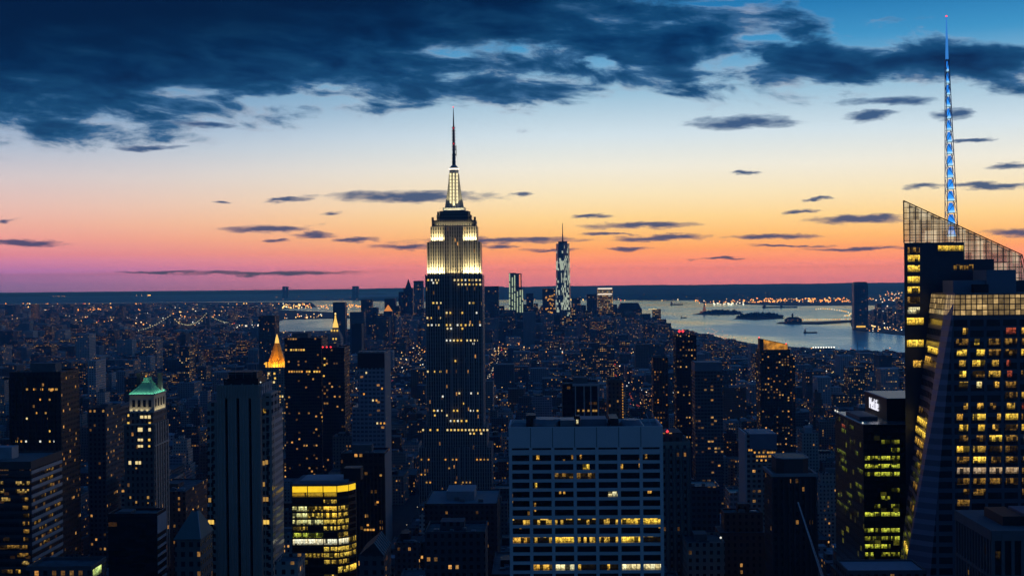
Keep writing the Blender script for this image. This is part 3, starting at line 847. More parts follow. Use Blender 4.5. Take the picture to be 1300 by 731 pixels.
# ---- faceted glass tower with the sloping screen and blue spire (Y = 560-640)
def crystal():
    t = thing('glass_skyscraper', (P(1230, 400, 600).x, 620, 0), 'faceted glass skyscraper with sloping lit glass screen and tall blue spire', 'skyscraper')
    navy = facade('navy_curtain_wall', (.06, .08, .11), 3.1, 4.56, .8, .62, p=.03, band=.0, strength=.8, glass=(.012, .016, .025), rough=.4, vary=.15)
    navyplain = solid('navy_panel', (.055, .075, .105), .45, .1, vary=.2)
    sunset_tint = facade('facet_sunset_tint', (.40, .31, .39), 30, 4.56, .97, .55, p=.0, glass=(.29, .22, .28), rough=.5, vary=.1, grough=.4)  # sunset reflection on the facet, put into its base colour
    YS = 600
    p = lambda px, py, Y=YS: P(px, py, Y)
    XL, XR = p(1147.5, 300).x, p(1345, 340).x
    def zs(px, py, Y=YS): return P(px, py, Y).z
    b = MB(); sh = 14.5          # the plan is a parallelogram, its flanks run outwards to the back
    for xa, xb, zz in ((XL, p(1224, 320).x, zs(1185, 308)), (p(1224, 320).x, p(1262, 320).x, zs(1240, 329)), (p(1262, 320).x, XR, zs(1280, 356))):
        b.prism([(xa, YS), (xb, YS), (xb + sh, YS + 44), (xa + sh, YS + 44)], 0, zz)
    b.build('rear_slab', navyplain, t)
    # the screen: glass panes in a steel grid, standing above the slab on both long sides
    glassm, n, out = newmat('screen_glass')
    tr = n.n.new('ShaderNodeBsdfTransparent'); tr.inputs[0].default_value = (.86, .88, .9, 1)
    gl = n.n.new('ShaderNodeBsdfGlossy'); gl.inputs['Roughness'].default_value = .08; gl.inputs[0].default_value = (.8, .85, .9, 1)
    geo = n.n.new('ShaderNodeNewGeometry').outputs['Position']
    x_, y_, z_ = n.sep(geo)
    w = n.white(n.xyz(n.m('FLOOR', n.m('DIVIDE', x_, 2.62)), n.m('FLOOR', n.m('DIVIDE', z_, 5.0)), 1.0))
    em = n.n.new('ShaderNodeEmission'); em.inputs[0].default_value = (1, .84, .55, 1)
    n.l.new(n.m('MULTIPLY_ADD', n.m('POWER', w[0], 2.5), .9, .1), em.inputs[1])
    s1 = n.n.new('ShaderNodeMixShader'); s1.inputs[0].default_value = .12; n.l.new(tr.outputs[0], s1.inputs[1]); n.l.new(gl.outputs[0], s1.inputs[2])
    s2 = n.n.new('ShaderNodeMixShader'); s2.inputs[0].default_value = .38; n.l.new(s1.outputs[0], s2.inputs[1]); n.l.new(em.outputs[0], s2.inputs[2])
    n.l.new(s2.outputs[0], out.inputs[0]); glassm.cycles.emission_sampling = 'NONE'
    def topz(x):
        a, c_ = p(1148, 255), p(1297, 323)
        return a.z + (c_.z - a.z) * (x - a.x) / (c_.x - a.x)
    def botz(x):
        return zs(1185, 308) if x < p(1224, 320).x else zs(1240, 329) if x < p(1262, 320).x else zs(1280, 356)
    xe = p(1298, 330).x
    for Y in (YS + .3, YS + 43.2):
        xs = [XL, p(1224, 320).x, p(1262, 320).x, xe]
        b = MB()
        for a, c_ in zip(xs, xs[1:]):
            zb = botz((a + c_) / 2)
            b.face([(a, Y, zb), (c_, Y, zb), (c_, Y, topz(c_)), (a, Y, topz(a))])
        b.face([(xe, Y, botz(xe)), (xe + 2.4, Y, botz(xe)), (xe + .4, Y, topz(xe) - 1)])
        if Y > YS + 1: b.v = [(v[0] + sh, v[1], v[2]) for v in b.v]
        scr = b.build('glass_screen', glassm, t)
        q = MB(); x = XL + .2
        while x < xe:
            q.box(x - .13, x + .13, Y - .16, Y + .1, botz(x), topz(x)); x += 2.62
        z = zs(1280, 356) + 1
        while z < topz(XL):
            xx = XL
            xa = XL if z > zs(1185, 308) else p(1224, 320).x if z > zs(1240, 329) else p(1262, 320).x
            a0, c0 = p(1148, 255), p(1297, 323)
            xb = min(xe, a0.x + (z - a0.z) * (c0.x - a0.x) / (c0.z - a0.z))
            if xb > xa: q.box(xa, xb, Y - .13, Y + .08, z - .13, z + .13, 0, True)
            z += 2.5
        q.bar((XL, Y, topz(XL)), (xe, Y, topz(xe)), .28); q.bar((xe, Y, topz(xe)), (xe + 2.6, Y, botz(xe)), .25); q.bar((XL, Y, topz(XL)), (XL, Y, botz(XL)), .22)
        if Y > YS + 1: q.v = [(v[0] + sh, v[1], v[2]) for v in q.v]
        q.build('mullion', DARK, scr)
    # lit rooms of the slab
    for py in (318, 328, 341, 355, 368, 381, 394):
        q = p(1160, py + 4); window(t, q.x, YS, q.z, 5.4, 2.9, LIT[3] if py in (318, 381) else LIT[2] if py == 394 else LIT[0])
    for i in range(5):
        q = p(1193.5 + i * 6.6, 318.5); window(t, q.x, YS, q.z, 2.1, 2.4, LIT[0])
    for i in range(4):
        q = p(1213 + i * 6.6, 342.5); window(t, q.x, YS, q.z, 2.0, 2.4, LIT[3])
    # front volume
    zt = zs(1230, 372.5, 560); zb = zs(1200, 731, 560)
    top = [P(1213, 372, 560).x, P(1360, 372, 560).x]
    T = [(top[0], 560), (top[1], 560), (top[1], 598), (P(1183, 372, 598).x, 598), (P(1202, 372, 568).x, 568)]
    Bt = [(P(1181, 731, 560).x, 560), (top[1], 560), (top[1], 598), (P(1143.5, 731, 598).x, 598), (P(1149, 731, 568).x, 568)]
    ex = lambda a, c_, f: (a[0] + (c_[0] - a[0]) * f, a[1] + (c_[1] - a[1]) * f)
    dz_ = (zt - zb)
    G0 = Bt
    ring = lambda pts, z: [(q[0], q[1], z) for q in pts]
    at = lambda f: [ex(c_, a, f) for a, c_ in zip(T, Bt)]
    r0, r1, r2 = ring(G0, 0), ring(Bt, zb), ring(T, zt)
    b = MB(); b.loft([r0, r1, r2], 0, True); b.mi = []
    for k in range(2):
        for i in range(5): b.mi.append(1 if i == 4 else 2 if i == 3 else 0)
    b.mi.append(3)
    b.build('front_volume', [facade('navy_curtain_front', (.085, .11, .15), 6.9, 4.56, .82, .60, p=.0, glass=(.010, .014, .02), rough=.4, vary=.12), sunset_tint,
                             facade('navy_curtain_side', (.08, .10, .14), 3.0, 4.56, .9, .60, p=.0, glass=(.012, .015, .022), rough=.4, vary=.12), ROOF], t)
    front = [r1[0], r1[1], r2[1], r2[0]]; facet = [r1[4], r1[0], r2[0], r2[4]]; left = [r1[3], r1[4], r2[4], r2[3]]
    # lit glass crown band
    bandm, n, out = newmat('lit_glass_band')
    geo = n.n.new('ShaderNodeNewGeometry').outputs['Position']; x_, y_, z_ = n.sep(geo)
    uu = n.m('SUBTRACT', x_, y_)
    w = n.white(n.xyz(n.m('FLOOR', n.m('DIVIDE', uu, 2.3)), n.m('FLOOR', n.m('DIVIDE', z_, 2.4)), 2.0))
    gx = n.m('GREATER_THAN', n.m('FRACT', n.m('DIVIDE', uu, 2.3)), .18); gz = n.m('GREATER_THAN', n.m('FRACT', n.m('DIVIDE', z_, 2.4)), .17)
    hz_ = n.mr(z_, zt - 9, zt - 1, 1.0, .45)
    k = n.m('MULTIPLY', n.m('MULTIPLY', gx, gz), n.m('MULTIPLY', n.m('MULTIPLY_ADD', n.m('POWER', w[0], 2.0), .75, .26), n.noise(geo, .5, 2)[0]))
    principled(n, out, (.03, .03, .035, 1), .2, (1, .66, .26, 1), n.m('MULTIPLY', k, 1.15)); bandm.cycles.emission_sampling = 'NONE'
    va, vb = 1 - 27 * 560 / F / dz_, 1 - 2 * 560 / F / dz_
    for qd in (front, facet, left): face_pane(t, qd, .002, .998, va, vb, bandm, .25, 'crown_band')
    q = MB(); q.bar(r2[4], r2[0], .3); q.bar(r2[0], r2[1], .3); q.bar(r2[3], r2[4], .3); q.build('roof_edge', METAL, t)
    # rows of lit offices
    rnd = random.Random(5)
    W_ = r1[1][0] - r1[0][0]
    rows = {0: [.0, 0, 0, 0, 0, 0], 1: [0, 0, 0, 2, 1, 0, 1, 1], 2: [1, 1, 3, 3, 1, 1, 3], 3: [0, 2, 3, 3, 3], 4: [1, 0, 0, 5, 5, 1, 1], 5: [1, 3, 1, 5, 1, 1, 1]}
    zrow = lambda py: P(1250, py, 560).z
    pys = [424 + 13.6 * i for i in range(23)]
    frontlit = {0: 'a..Ra', 1: 'dyddd', 2: 'yyddy', 3: 'yYyrr', 4: 'ydYrd', 5: 'yyadr', 6: '...dY', 7: 'aayyr', 8: 'aYaYY', 9: 'yyadY', 10: 'yyYdy', 11: 'YYYdy', 12: 'dYydd', 13: 'ppppd', 14: 'ddddd', 15: 'yd..d', 16: 'd....', 17: 'a....', 19: 'd.y..', 21: 'Yy...', 22: 'd....'}
    for r, py in enumerate(pys):
        z = zrow(py); v = (z - zb) / dz_
        if v < .004: continue
        h = 2.6 / dz_
        fl = (frontlit.get(r, '.....') + '....')[:7]
        f = (z - zb) / dz_
        xl = r1[0][0] + (r2[0][0] - r1[0][0]) * f; wr = top[1] - xl
        for i, ch in enumerate(fl):
            if ch == '.': continue
            xa = P(1214 + 20.7 * i, 500, 560).x
            wpx = {'a': rnd.uniform(4, 8), 'y': rnd.uniform(6, 12), 'Y': 15.5, 'p': 15.5, 'd': 15, 'r': rnd.uniform(5, 10), 'R': 12}[ch]
            off = rnd.uniform(0, 15.5 - wpx) if wpx < 15 else 0
            x0 = xa + off * 560 / F; x1 = x0 + wpx * 560 / F
            mm = {'a': LIT[1], 'y': LIT[0], 'Y': LIT[0], 'p': lit('window_light_peach', (1, .62, .3), .55, 1.5, .95, .5), 'd': LIT[3], 'r': LIT[5], 'R': LIT[5]}[ch]
            if ch in 'yY' and rnd.random() < .45: mm = rnd.choice([lit('window_light_cream', (1, .74, .26), 1.2, 1.3, .8, .25), lit('window_light_mellow', (1, .55, .07), .8, 1.1, .75, .12), LIT[3]])
            face_pane(t, front, (x0 - xl) / wr, (x1 - xl) / wr, v, v + h, mm)
        if r in (0, 1, 2, 3, 11, 12): face_pane(t, facet, .45, .7, v, v + h, LIT[3] if r in (0, 12) else LIT[1])
        if r in (2,): face_pane(t, facet, .05, .95, v, v + h, LIT[1])
        if r in (2, 3, 8, 9, 10, 11, 12, 13, 15, 17, 21): 
            u0, u1 = {2: (.2, .95), 3: (.1, .5), 8: (.05, .4), 9: (.05, .95), 10: (.0, .98), 11: (.1, .9), 12: (.4, .9), 13: (.6, .9), 15: (.5, .9), 17: (.5, .9), 21: (.3, .98)}[r]
            face_pane(t, left, u0, u1, v, v + h, LIT[0] if r in (9, 10, 2, 21) else LIT[1] if r in (3, 11) else LIT[3])
    for py in (408, 436, 462):
        q = p(1160 + (5 if py > 440 else 2), py + 4); window(t, q.x, YS, q.z, 7.4 if py < 440 else 4, 3.1, LIT[0] if py != 462 else LIT[1])
    # blue-grey plant boxes on the front roof
    bx = solid('plant_blue', (.20, .24, .30), .6, vary=.1)
    MB().box(P(1210, 360, 575).x, P(1252, 360, 575).x, 575, 590, zt, P(1230, 356, 575).z).build('plant_room', bx, t)
    MB().box(P(1252.5, 360, 574).x, P(1290, 360, 574).x, 574, 592, zt, P(1270, 342.5, 574).z).build('plant_room', bx, t)
    MB().box(P(1236, 366, 570).x, P(1255, 366, 570).x, 570, 573, zt, P(1240, 361, 570).z).build('plant_room', DARK, t)
    # spire: lattice of four legs round a lit core
    Ys = 622
    q = lambda px, py: P(px, py, Ys)
    zb_, zn, ztip = q(1208, 300).z, q(1201, 76).z, q(1201.5, 21).z
    xl0, xr0 = q(1201.6, 300).x, q(1214.6, 300).x; xl1, xr1 = q(1200.2, 76).x, q(1204.2, 76).x
    def leg(f, sx, sy):
        x = (xl0 + (xl1 - xl0) * f) if sx < 0 else (xr0 + (xr1 - xr0) * f)
        w2 = (4.6 * (1 - f) + 1.4 * f) / 2
        return Vector((x, Ys + sy * w2, zb_ + (zn - zb_) * f))
    b = MB(); LV = 15
    for sx in (-1, 1):
        for sy in (-1, 1): b.bar(leg(0, sx, sy), leg(1, sx, sy), .2)
    for i in range(LV):
        f0, f1 = i / LV, (i + 1) / LV
        for sy in (-1, 1):
            a, c_ = ((-1, 1), (1, -1))[i % 2]
            b.bar(leg(f0, a, sy), leg(f1, c_, sy), .14); b.bar(leg(f1, -1, sy), leg(f1, 1, sy), .14)
        for sx in (-1, 1): b.bar(leg(f0, sx, -1), leg(f1, sx, 1), .12)
    sp = b.build('spire', solid('spire_steel', (.16, .2, .28), .4, .5), t)
    core, n, out = newmat('spire_glow')
    g_ = n.n.new('ShaderNodeNewGeometry').outputs['Position']; zz = n.sep(g_)[2]
    fr = n.m('FRACT', n.m('DIVIDE', n.m('SUBTRACT', zz, zb_), (zn - zb_) / LV))
    cc = n.ramp(fr, [(0, (.45, .8, 1, 1)), (.25, (.03, .3, 1, 1)), (1, (.005, .07, .4, 1))])
    em = n.n.new('ShaderNodeEmission'); n.l.new(cc, em.inputs[0]); em.inputs[1].default_value = 1.25; n.l.new(em.outputs[0], out.inputs[0]); core.cycles.emission_sampling = 'NONE'
    for i in range(LV):
        f0, f1 = i / LV, (i + .85) / LV
        c0 = (leg(f0, -1, -1) + leg(f0, 1, 1)) / 2; c1 = (leg(f1, -1, -1) + leg(f1, 1, 1)) / 2
        w0 = (leg(f0, 1, 1).x - leg(f0, -1, 1).x) * .34; w1 = w0 * .45
        k = MB(); k.loft([[(c0.x - w0, c0.y - w0, c0.z), (c0.x + w0, c0.y - w0, c0.z), (c0.x + w0, c0.y + w0, c0.z), (c0.x - w0, c0.y + w0, c0.z)],
                          [(c1.x - w1, c1.y - w1, c1.z), (c1.x + w1, c1.y - w1, c1.z), (c1.x + w1, c1.y + w1, c1.z), (c1.x - w1, c1.y + w1, c1.z)]])
        k.build('lit_core', core, sp)
    k = MB(); k.cyl(q(1202.2, 76).x, Ys, .75, zn, zn + (ztip - zn) * .55, 8, 0, .5); k.cyl(q(1202, 76).x, Ys, .48, zn + (ztip - zn) * .55, ztip, 8, 0, .2)
    k.build('needle', glow('needle_blue', (.05, .28, .85), .75), sp)
    k = MB(); k.octa((q(1202, 76).x, Ys, ztip), .55); k.build('beacon', RED, sp)
    claim('the glass tower with the blue spire', P(1143, 500, 560).x, top[1], 560, 644, zt, 731)
    RAST.append((560, 1146, 1320, 300, 760))


crystal()


# ---- dark green glass tower with the illuminated sign (Y = 640)
def green_tower():
    Y = 640; X0 = P(1096, 540, Y).x; X1 = X0 + 46; D = 62
    zr, zt = P(1110, 538.5, Y).z, P(1130, 505.5, 656).z
    t = thing('glass_office_tower', (X0 + 20, Y + 30, 0), 'dark green glass office tower with white illuminated sign on its upper block', 'office tower')
    gm = facade('green_glass', (.008, .016, .014), 3.0, 3.9, .92, .62, p=.05, tint='green', strength=.12, glass=(.006, .012, .01), rough=.25, roof=(.1, .12, .13))
    MB().box(X0, X1, Y, Y + D, 0, zr).build('wall', gm, t)
    MB().box(X0 + 15.5, X1, Y + 16, Y + D - 2, zr, zt).build('upper_block', solid('black_glass', (.006, .011, .012), .3), t)
    pale = solid('pale_trim', (.62, .62, .62), .5)
    q = MB(); q.bar((X0 + 15.4, Y + 15.8, zt), (X0 + 15.4, Y + D - 2, zt), .3); q.bar((X0 + 15.4, Y + 15.8, zt), (X1, Y + 15.8, zt), .12); q.build('roof_edge', pale, t)
    q = MB(); q.bar((X0, Y, zr), (X0, Y + D, zr), .3); q.bar((X0, Y, zr), (X1, Y, zr), .1); q.build('roof_edge', pale, t)
    for y in (Y + 1, Y + D - 6, Y + D - 1): q = MB(); q.octa((X0, y, zr + .7), .55); q.build('edge_lamp', SMALL[3], t)
    MB().box(X0 + 3, X0 + 12, Y + 20, Y + 50, zr + .004, zr + 1.6).build('plant_room', solid('plant_slate', (.14, .15, .18), .7), t)
    fc = bpy.data.curves.new('sign_lettering', 'FONT'); fc.body = 'MetLife'; fc.size = 6.2; fc.extrude = .12; fc.align_x = 'CENTER'; fc.space_character = 1.0
    fo = bpy.data.objects.new('sign_lettering', fc); COL.objects.link(fo)
    fc.materials.append(glow('sign_white', (.86, .86, 1), 1.1))
    fo.rotation_euler = (pi / 2, 0, -pi / 2); fo.location = (X0 + 15.5 - .25, Y + 16 + 25, P(1108, 516, 690).z - .5); fo.scale = (1.0, 1.3, 1)
    bpy.context.view_layer.update()
    me = bpy.data.meshes.new_from_object(fo.evaluated_get(bpy.context.evaluated_depsgraph_get())); me.transform(fo.matrix_world); bpy.data.objects.remove(fo)
    fo = bpy.data.objects.new('sign_lettering', me); COL.objects.link(fo); fo.parent = t; fo.matrix_parent_inverse = parent_inv(t)
    rnd = random.Random(2)
    for i in range(18):
        py = 558.3 + i * 10.17 - (0 if i else 0)
        pat = 'DDYYYxxyyYdYYyyyyYY'[i] if i < 19 else 'y'
        a, c_ = (1098, 1142) if pat == 'Y' else (1102, 1142) if pat == 'y' else (1116, 1142)
        bays = [(1098, 1109), (1110.5, 1117.5), (1119, 1130), (1131.5, 1142)]
        for u0, u1 in bays:
            pr = {'Y': .95, 'y': .75, 'D': .35, 'd': .4, 'x': .45}[pat]
            if pat in 'xd' and u0 < 1115: continue
            if rnd.random() < pr:
                z = P(1110, py + 5.2, Y).z
                xa, xb = P(u0, py, Y).x, P(u1, py, Y).x
                window(t, (xa + xb) / 2, Y, z, xb - xa, 2.0, LIT[4] if pat in 'Yy' and rnd.random() < .7 else lit('window_light_olive', (.75, .72, .05), .4, 1.2, .6, .1))
    olive = lit('window_light_moss', (.55, .62, .05), .2, 1.6, .6, .15)
    for i in range(12):
        z = zr - 5 - i * 3.9
        for k in range(rnd.randint(1, 2)):
            y = Y + rnd.uniform(6, D - 8)
            window(t, X0, y, z, rnd.uniform(6, 14), 2.0, olive, 'left')
    window(t, X0, Y + 42, zr - 6.2, 7, 1.6, LIT[5], 'left')
    claim('the dark green glass tower', X0, X1, Y, Y + D, zr, 731)


green_tower()


# ---- stone tower with three dark slots (Y = 590)
def slot_tower():
    Y = 590
    t = thing('stone_skyscraper', (P(305, 500, Y).x, Y + 11, 0), 'slender grey stone skyscraper with three tall dark window slots', 'skyscraper')
    st = facade('grey_stone', (.36, .33, .29), 3.1, 3.5, .45, .5, p=.0, vary=.14, roof=(.12, .13, .14))
    plain = solid('grey_stone_plain', (.40, .36, .31), .85, vary=.14, scale=.15)
    pale = facade('grey_stone_west_glow', (.44, .43, .44), 2.4, 3.5, .42, .5, p=.0, vary=.12)  # stone made paler on the right, western sky light put into colour
    X = lambda px, y=Y: P(px, 520, y).x
    Z = lambda py, y=Y: P(305, py, y).z
    slots = [(285.6, 289), (300.2, 303.8), (315.6, 319)]
    xs = [275] + [c_ for s_ in slots for c_ in s_] + [331]
    b = MB()
    for i in range(0, 8, 2): b.box(X(xs[i]), X(xs[i + 1]), Y, Y + 21, 0, Z(505))
    b.box(X(275), X(331), Y, Y + 21, Z(505), Z(489)); b.box(X(275.3), X(330.7), Y + 2.2, Y + 20.8, 0, Z(505.5))
    b.build('shaft', plain, t)
    for a, c_ in slots: q = MB(); q.box(X(a) + .01, X(c_) - .01, Y + 1.6, Y + 2.1, 0, Z(506.5)); q.build('window_slot', solid('slot_black', (.006, .007, .008), .8, spec=.1), t)
    b = MB()
    for i in range(16):
        a = X(275.8) + i * (X(330) - X(275.8)) / 15.6; b.box(a, a + .55, Y - .45, Y - .003, Z(504), Z(489.5) + (.8 if i % 4 == 1 else .3))
    b.build('fluted_crown', solid('crown_stone', (.36, .33, .29), .85), t)
    for a in (276.2, 280.6, 284.6, 290, 294.6, 299.2, 304.8, 309.6, 314.6, 320, 324.6, 329.6):
        q = MB(); q.box(X(a) - .28, X(a) + .28, Y - .4, Y - .003, 0, Z(505.5)); q.build('pilaster', solid('crown_stone', (.36, .33, .29), .85), t)
    # crown steps and roof gear
    b = MB(); b.box(X(283), X(327), Y + 2, Y + 18, Z(489), Z(481)); b.box(X(288), X(324), Y + 4, Y + 16, Z(481), Z(473)); b.build('roof_step', DARK, t)
    q = MB()
    for px in (287, 297, 307, 318, 324): q.bar((X(px), Y + 4, Z(481)), (X(px), Y + 4, Z(466)), .12)
    for py in (470, 475): q.bar((X(287), Y + 4, Z(py)), (X(324), Y + 4, Z(py)), .12)
    q.build('roof_railing', METAL, t)
    for px, py in ((312, 462), (320, 464), (323.5, 458)): q = MB(); q.cyl(X(px), Y + 5, .25, Z(482), Z(py), 6, 0, .1); q.build('roof_mast', METAL, t)
    # stepped wings
    MB().box(X(262), X(275) - .005, Y + 2, Y + 19, 0, Z(511)).build('wing', st, t)
    MB().box(X(331) + .005, X(343), Y + 3, Y + 20, 0, Z(504)).build('wing', st, t)
    b = MB()
    for i in range(6):
        y = Y + .6 + i * 4; b.box(X(331) + .005, X(331) + .6, y, y + 1.7, Z(506), Z(489) + .6)
    b.build('side_buttress', pale, t)
    MB().box(X(343) + .005, X(347, Y + 20) - .2, Y + 9, Y + 28, 0, Z(524)).build('wing', pale, t)
    b = MB()
    for i in range(5):
        y = Y + 4 + i * 3.4; b.box(X(343) + .006, X(343) + .45, y, y + 1.5, Z(530), Z(504) + .5)
    b.build('side_buttress', pale, t)
    q = MB(); q.box(X(331) + 1, X(342), Y + 4, Y + 19, Z(504), Z(500)); q.build('roof_step', plain, t)
    for px, py in ((334.5, 586), (338.5, 585), (334.5, 613), (335, 632), (339, 632), (336, 661), (340, 661), (266.3, 633), (266, 661), (270, 661), (336, 520)):
        a = P(px, py + 4, Y)
        wing_y = Y + (3 if px > 300 else 2)
        a = P(px, py + 4, wing_y); window(t, a.x, wing_y, a.z, 1.2, 1.9, LIT[1] if py == 520 else SMALL[0] if py in (661,) else SMALL[4])
    for wing_y, c_ in ((Y + 2, (264.8, 269.5)), (Y + 3, (334.7, 339.6))):
        for i in range(21):
            for px in c_:
                a = P(px, 523 + i * 10.1 + 4, wing_y); window(t, a.x, wing_y, a.z, 1.15, 1.9, DARKGLASS, d=.05)
    q = MB(); q.octa((X(330), Y + 2, Z(489) + 1.2), .4); q.build('beacon', SMALL[3], t)
    claim('the grey stone slot tower', X(262), X(347), Y, Y + 28, Z(489), 731)


slot_tower()


# ---- brick tower with the lit green copper roof (Y = 720)
def green_roof():
    Y = 720
    X = lambda px: P(px, 520, Y).x
    Z = lambda py: P(187, py, Y).z
    x0, x1, D = X(157), X(195), 28
    t = thing('green_roofed_tower', ((x0 + x1) / 2, Y + 14, 0), 'brick tower crowned by a floodlit green copper hip roof', 'skyscraper')
    br = facade('tan_brick', (.17, .15, .14), 2.6, 3.5, .42, .55, p=.025, vary=.2)
    pale = solid('pale_terracotta', (.46, .42, .36), .8, vary=.15)
    MB().box(x0, x1, Y, Y + D, 0, Z(538)).build('shaft', br, t)
    b = MB(); a, c_ = x0 + .8, x1 - .6
    b.box(a, c_, Y + 1, Y + D - 1, Z(538), Z(524)); b.build('upper_shaft', br, t)
    l0, l1 = X(163), X(194); ly0, ly1 = Y + 2.2, Y + 25
    MB().box(l0, l1, ly0, ly1, Z(524), Z(501)).build('lantern_storey', solid('lantern_stone', (.5, .46, .38), .8, vary=.12), t)
    for i in range(4):
        xx = l0 + (l1 - l0) * (.17 + .22 * i)
        q = MB(); q.box(xx - .75, xx + .75, ly0 - .08, ly0 + .05, Z(517), Z(508)); q.build('arched_opening', DARKGLASS, t)
    for i in range(4):
        yy = ly0 + (ly1 - ly0) * (.16 + .22 * i); q = MB(); q.box(l1 - .05, l1 + .08, yy - 1.1, yy + 1.1, Z(517), Z(507)); q.build('arched_opening', DARKGLASS, t)
    q = MB(); q.box(l0 - .6, l1 + .6, ly0 - .6, ly1 + .6, Z(502), Z(500.6), 0, True); q.build('cornice', pale, t)
    # concave hipped roof
    cop = solid('green_copper', (.16, .42, .33), .6, vary=.15, scale=.5)
    rings = []
    mx, my = (l0 + l1) / 2, (ly0 + ly1) / 2
    for k in range(7):
        f = k / 6; s_ = (1 - f) ** 1.35 * .93 + .07; sx = (l1 - l0) / 2 + .3; sy = (ly1 - ly0) / 2 + .3
        hx, hy = max(sx * s_, 1.0), max(sy * s_, 3.2)
        rings.append([(mx - hx, my - hy, 0), (mx + hx, my - hy, 0), (mx + hx, my + hy, 0), (mx - hx, my + hy, 0)])
        rings[-1] = [(q_[0], q_[1], Z(500.6) + (Z(481) - Z(500.6)) * f) for q_ in rings[-1]]
    b = MB(); b.loft(rings)
    rf = b.build('copper_roof', cop, t)
    def rib(pl, r):
        w = MB()
        w.loft([[(x_ - r, y_ - r, z_ + .1), (x_ + r, y_ - r, z_ + .1), (x_ + r, y_ + r, z_ + .1), (x_ - r, y_ + r, z_ + .1)] for x_, y_, z_ in pl]); w.build('roof_rib', cop, rf)
    for c in range(4): rib([r[c] for r in rings], .22)
    for j in range(1, 6):
        for i0, i1 in ((0, 1), (1, 2)): rib([tuple(Vector(r[i0]).lerp(Vector(r[i1]), j / 6)) for r in rings], .13)
    for dx_ in (-6.5, 5.5): q = MB(); q.box(mx + dx_ - 1, mx + dx_ + 1, my + 4, my + 7, Z(500), Z(476)); q.build('chimney', solid('chimney_brick', (.14, .12, .11), .9), t)
    q = MB(); q.octa((mx, my - 3, Z(479)), .6); q.build('beacon', SMALL[2], t)
    gcol = (.55, 1, .72); wcol = (1, .86, .5)
    lamp_area('floodlight', t, (mx, ly0 - .9, Z(501) + .5), (mx, my - 7, Z(488)), l1 - l0, .5, 520, gcol, 140)
    lamp_area('floodlight', t, (l1 + .9, my, Z(501) + .5), (mx + 2, my, Z(488)), 20, .5, 460, gcol, 140)
    for i in range(4): lamp_spot('floodlight', t, (l0 + (l1 - l0) * (.06 + .22 * i + .0), ly0 - 1.0, Z(523.5)), (l0 + (l1 - l0) * (.06 + .22 * i), ly0, Z(510)), 260, wcol, 110)
    lamp_area('floodlight', t, (l1 + 1.0, my, Z(524) + .4), (l1, my, Z(508)), 20, .4, 330, wcol, 130)
    # pale pilasters on the side, lit windows on the front
    for i in range(6):
        yy = Y + 2 + i * 4.7; q = MB(); q.box(x1 + .003, x1 + .5, yy, yy + 1.3, Z(731), Z(538)); q.build('pilaster', pale, t)
    q = MB(); q.box(x1 + .003, x1 + .6, Y + .4, Y + 27.6, Z(567), Z(565)); q.build('cornice', pale, t)
    q = MB(); q.box(x0 - .3, x1 + .3, Y - .35, Y - .003, Z(539), Z(537.5), 0, True); q.build('cornice', pale, t)
    for px, py, w_, h_ in ((163, 527, 2, 3), (180, 529, 4, 3.5), (185, 529, 3, 3.5), (189.5, 529, 3.5, 4), (163, 537, 2.6, 3), (178, 545, 6, 5), (190, 545, 3, 4), (176.5, 558, 3, 3), (180, 558, 3, 3), (189.5, 558, 2.6, 3), (176.5, 566, 3, 3), (180, 566, 3, 3),
                            (189.5, 566, 2.4, 2.4), (165, 587, 3.2, 4.5), (173.5, 587, 3, 4), (177.5, 587, 3, 4), (173, 594, 2, 2), (165.5, 631, 2, 3), (173, 637, 2, 3), (188, 631, 2.6, 3.4), (188, 638, 1.6, 1.6), (190, 537, 2.6, 3)):
        yy = Y + (1 if py < 537 else 0); a = P(px, py + h_ / 2, yy); window(t, a.x, yy, a.z, w_ * .43, h_ * .43, SMALL[1] if w_ > 2.9 else SMALL[4] if py > 590 else SMALL[0])
    claim('the green-roofed tower', x0, x1, Y, Y + D, Z(481), 731)
    RAST.append((Y, 157, 215, 482, 760))


green_roof()


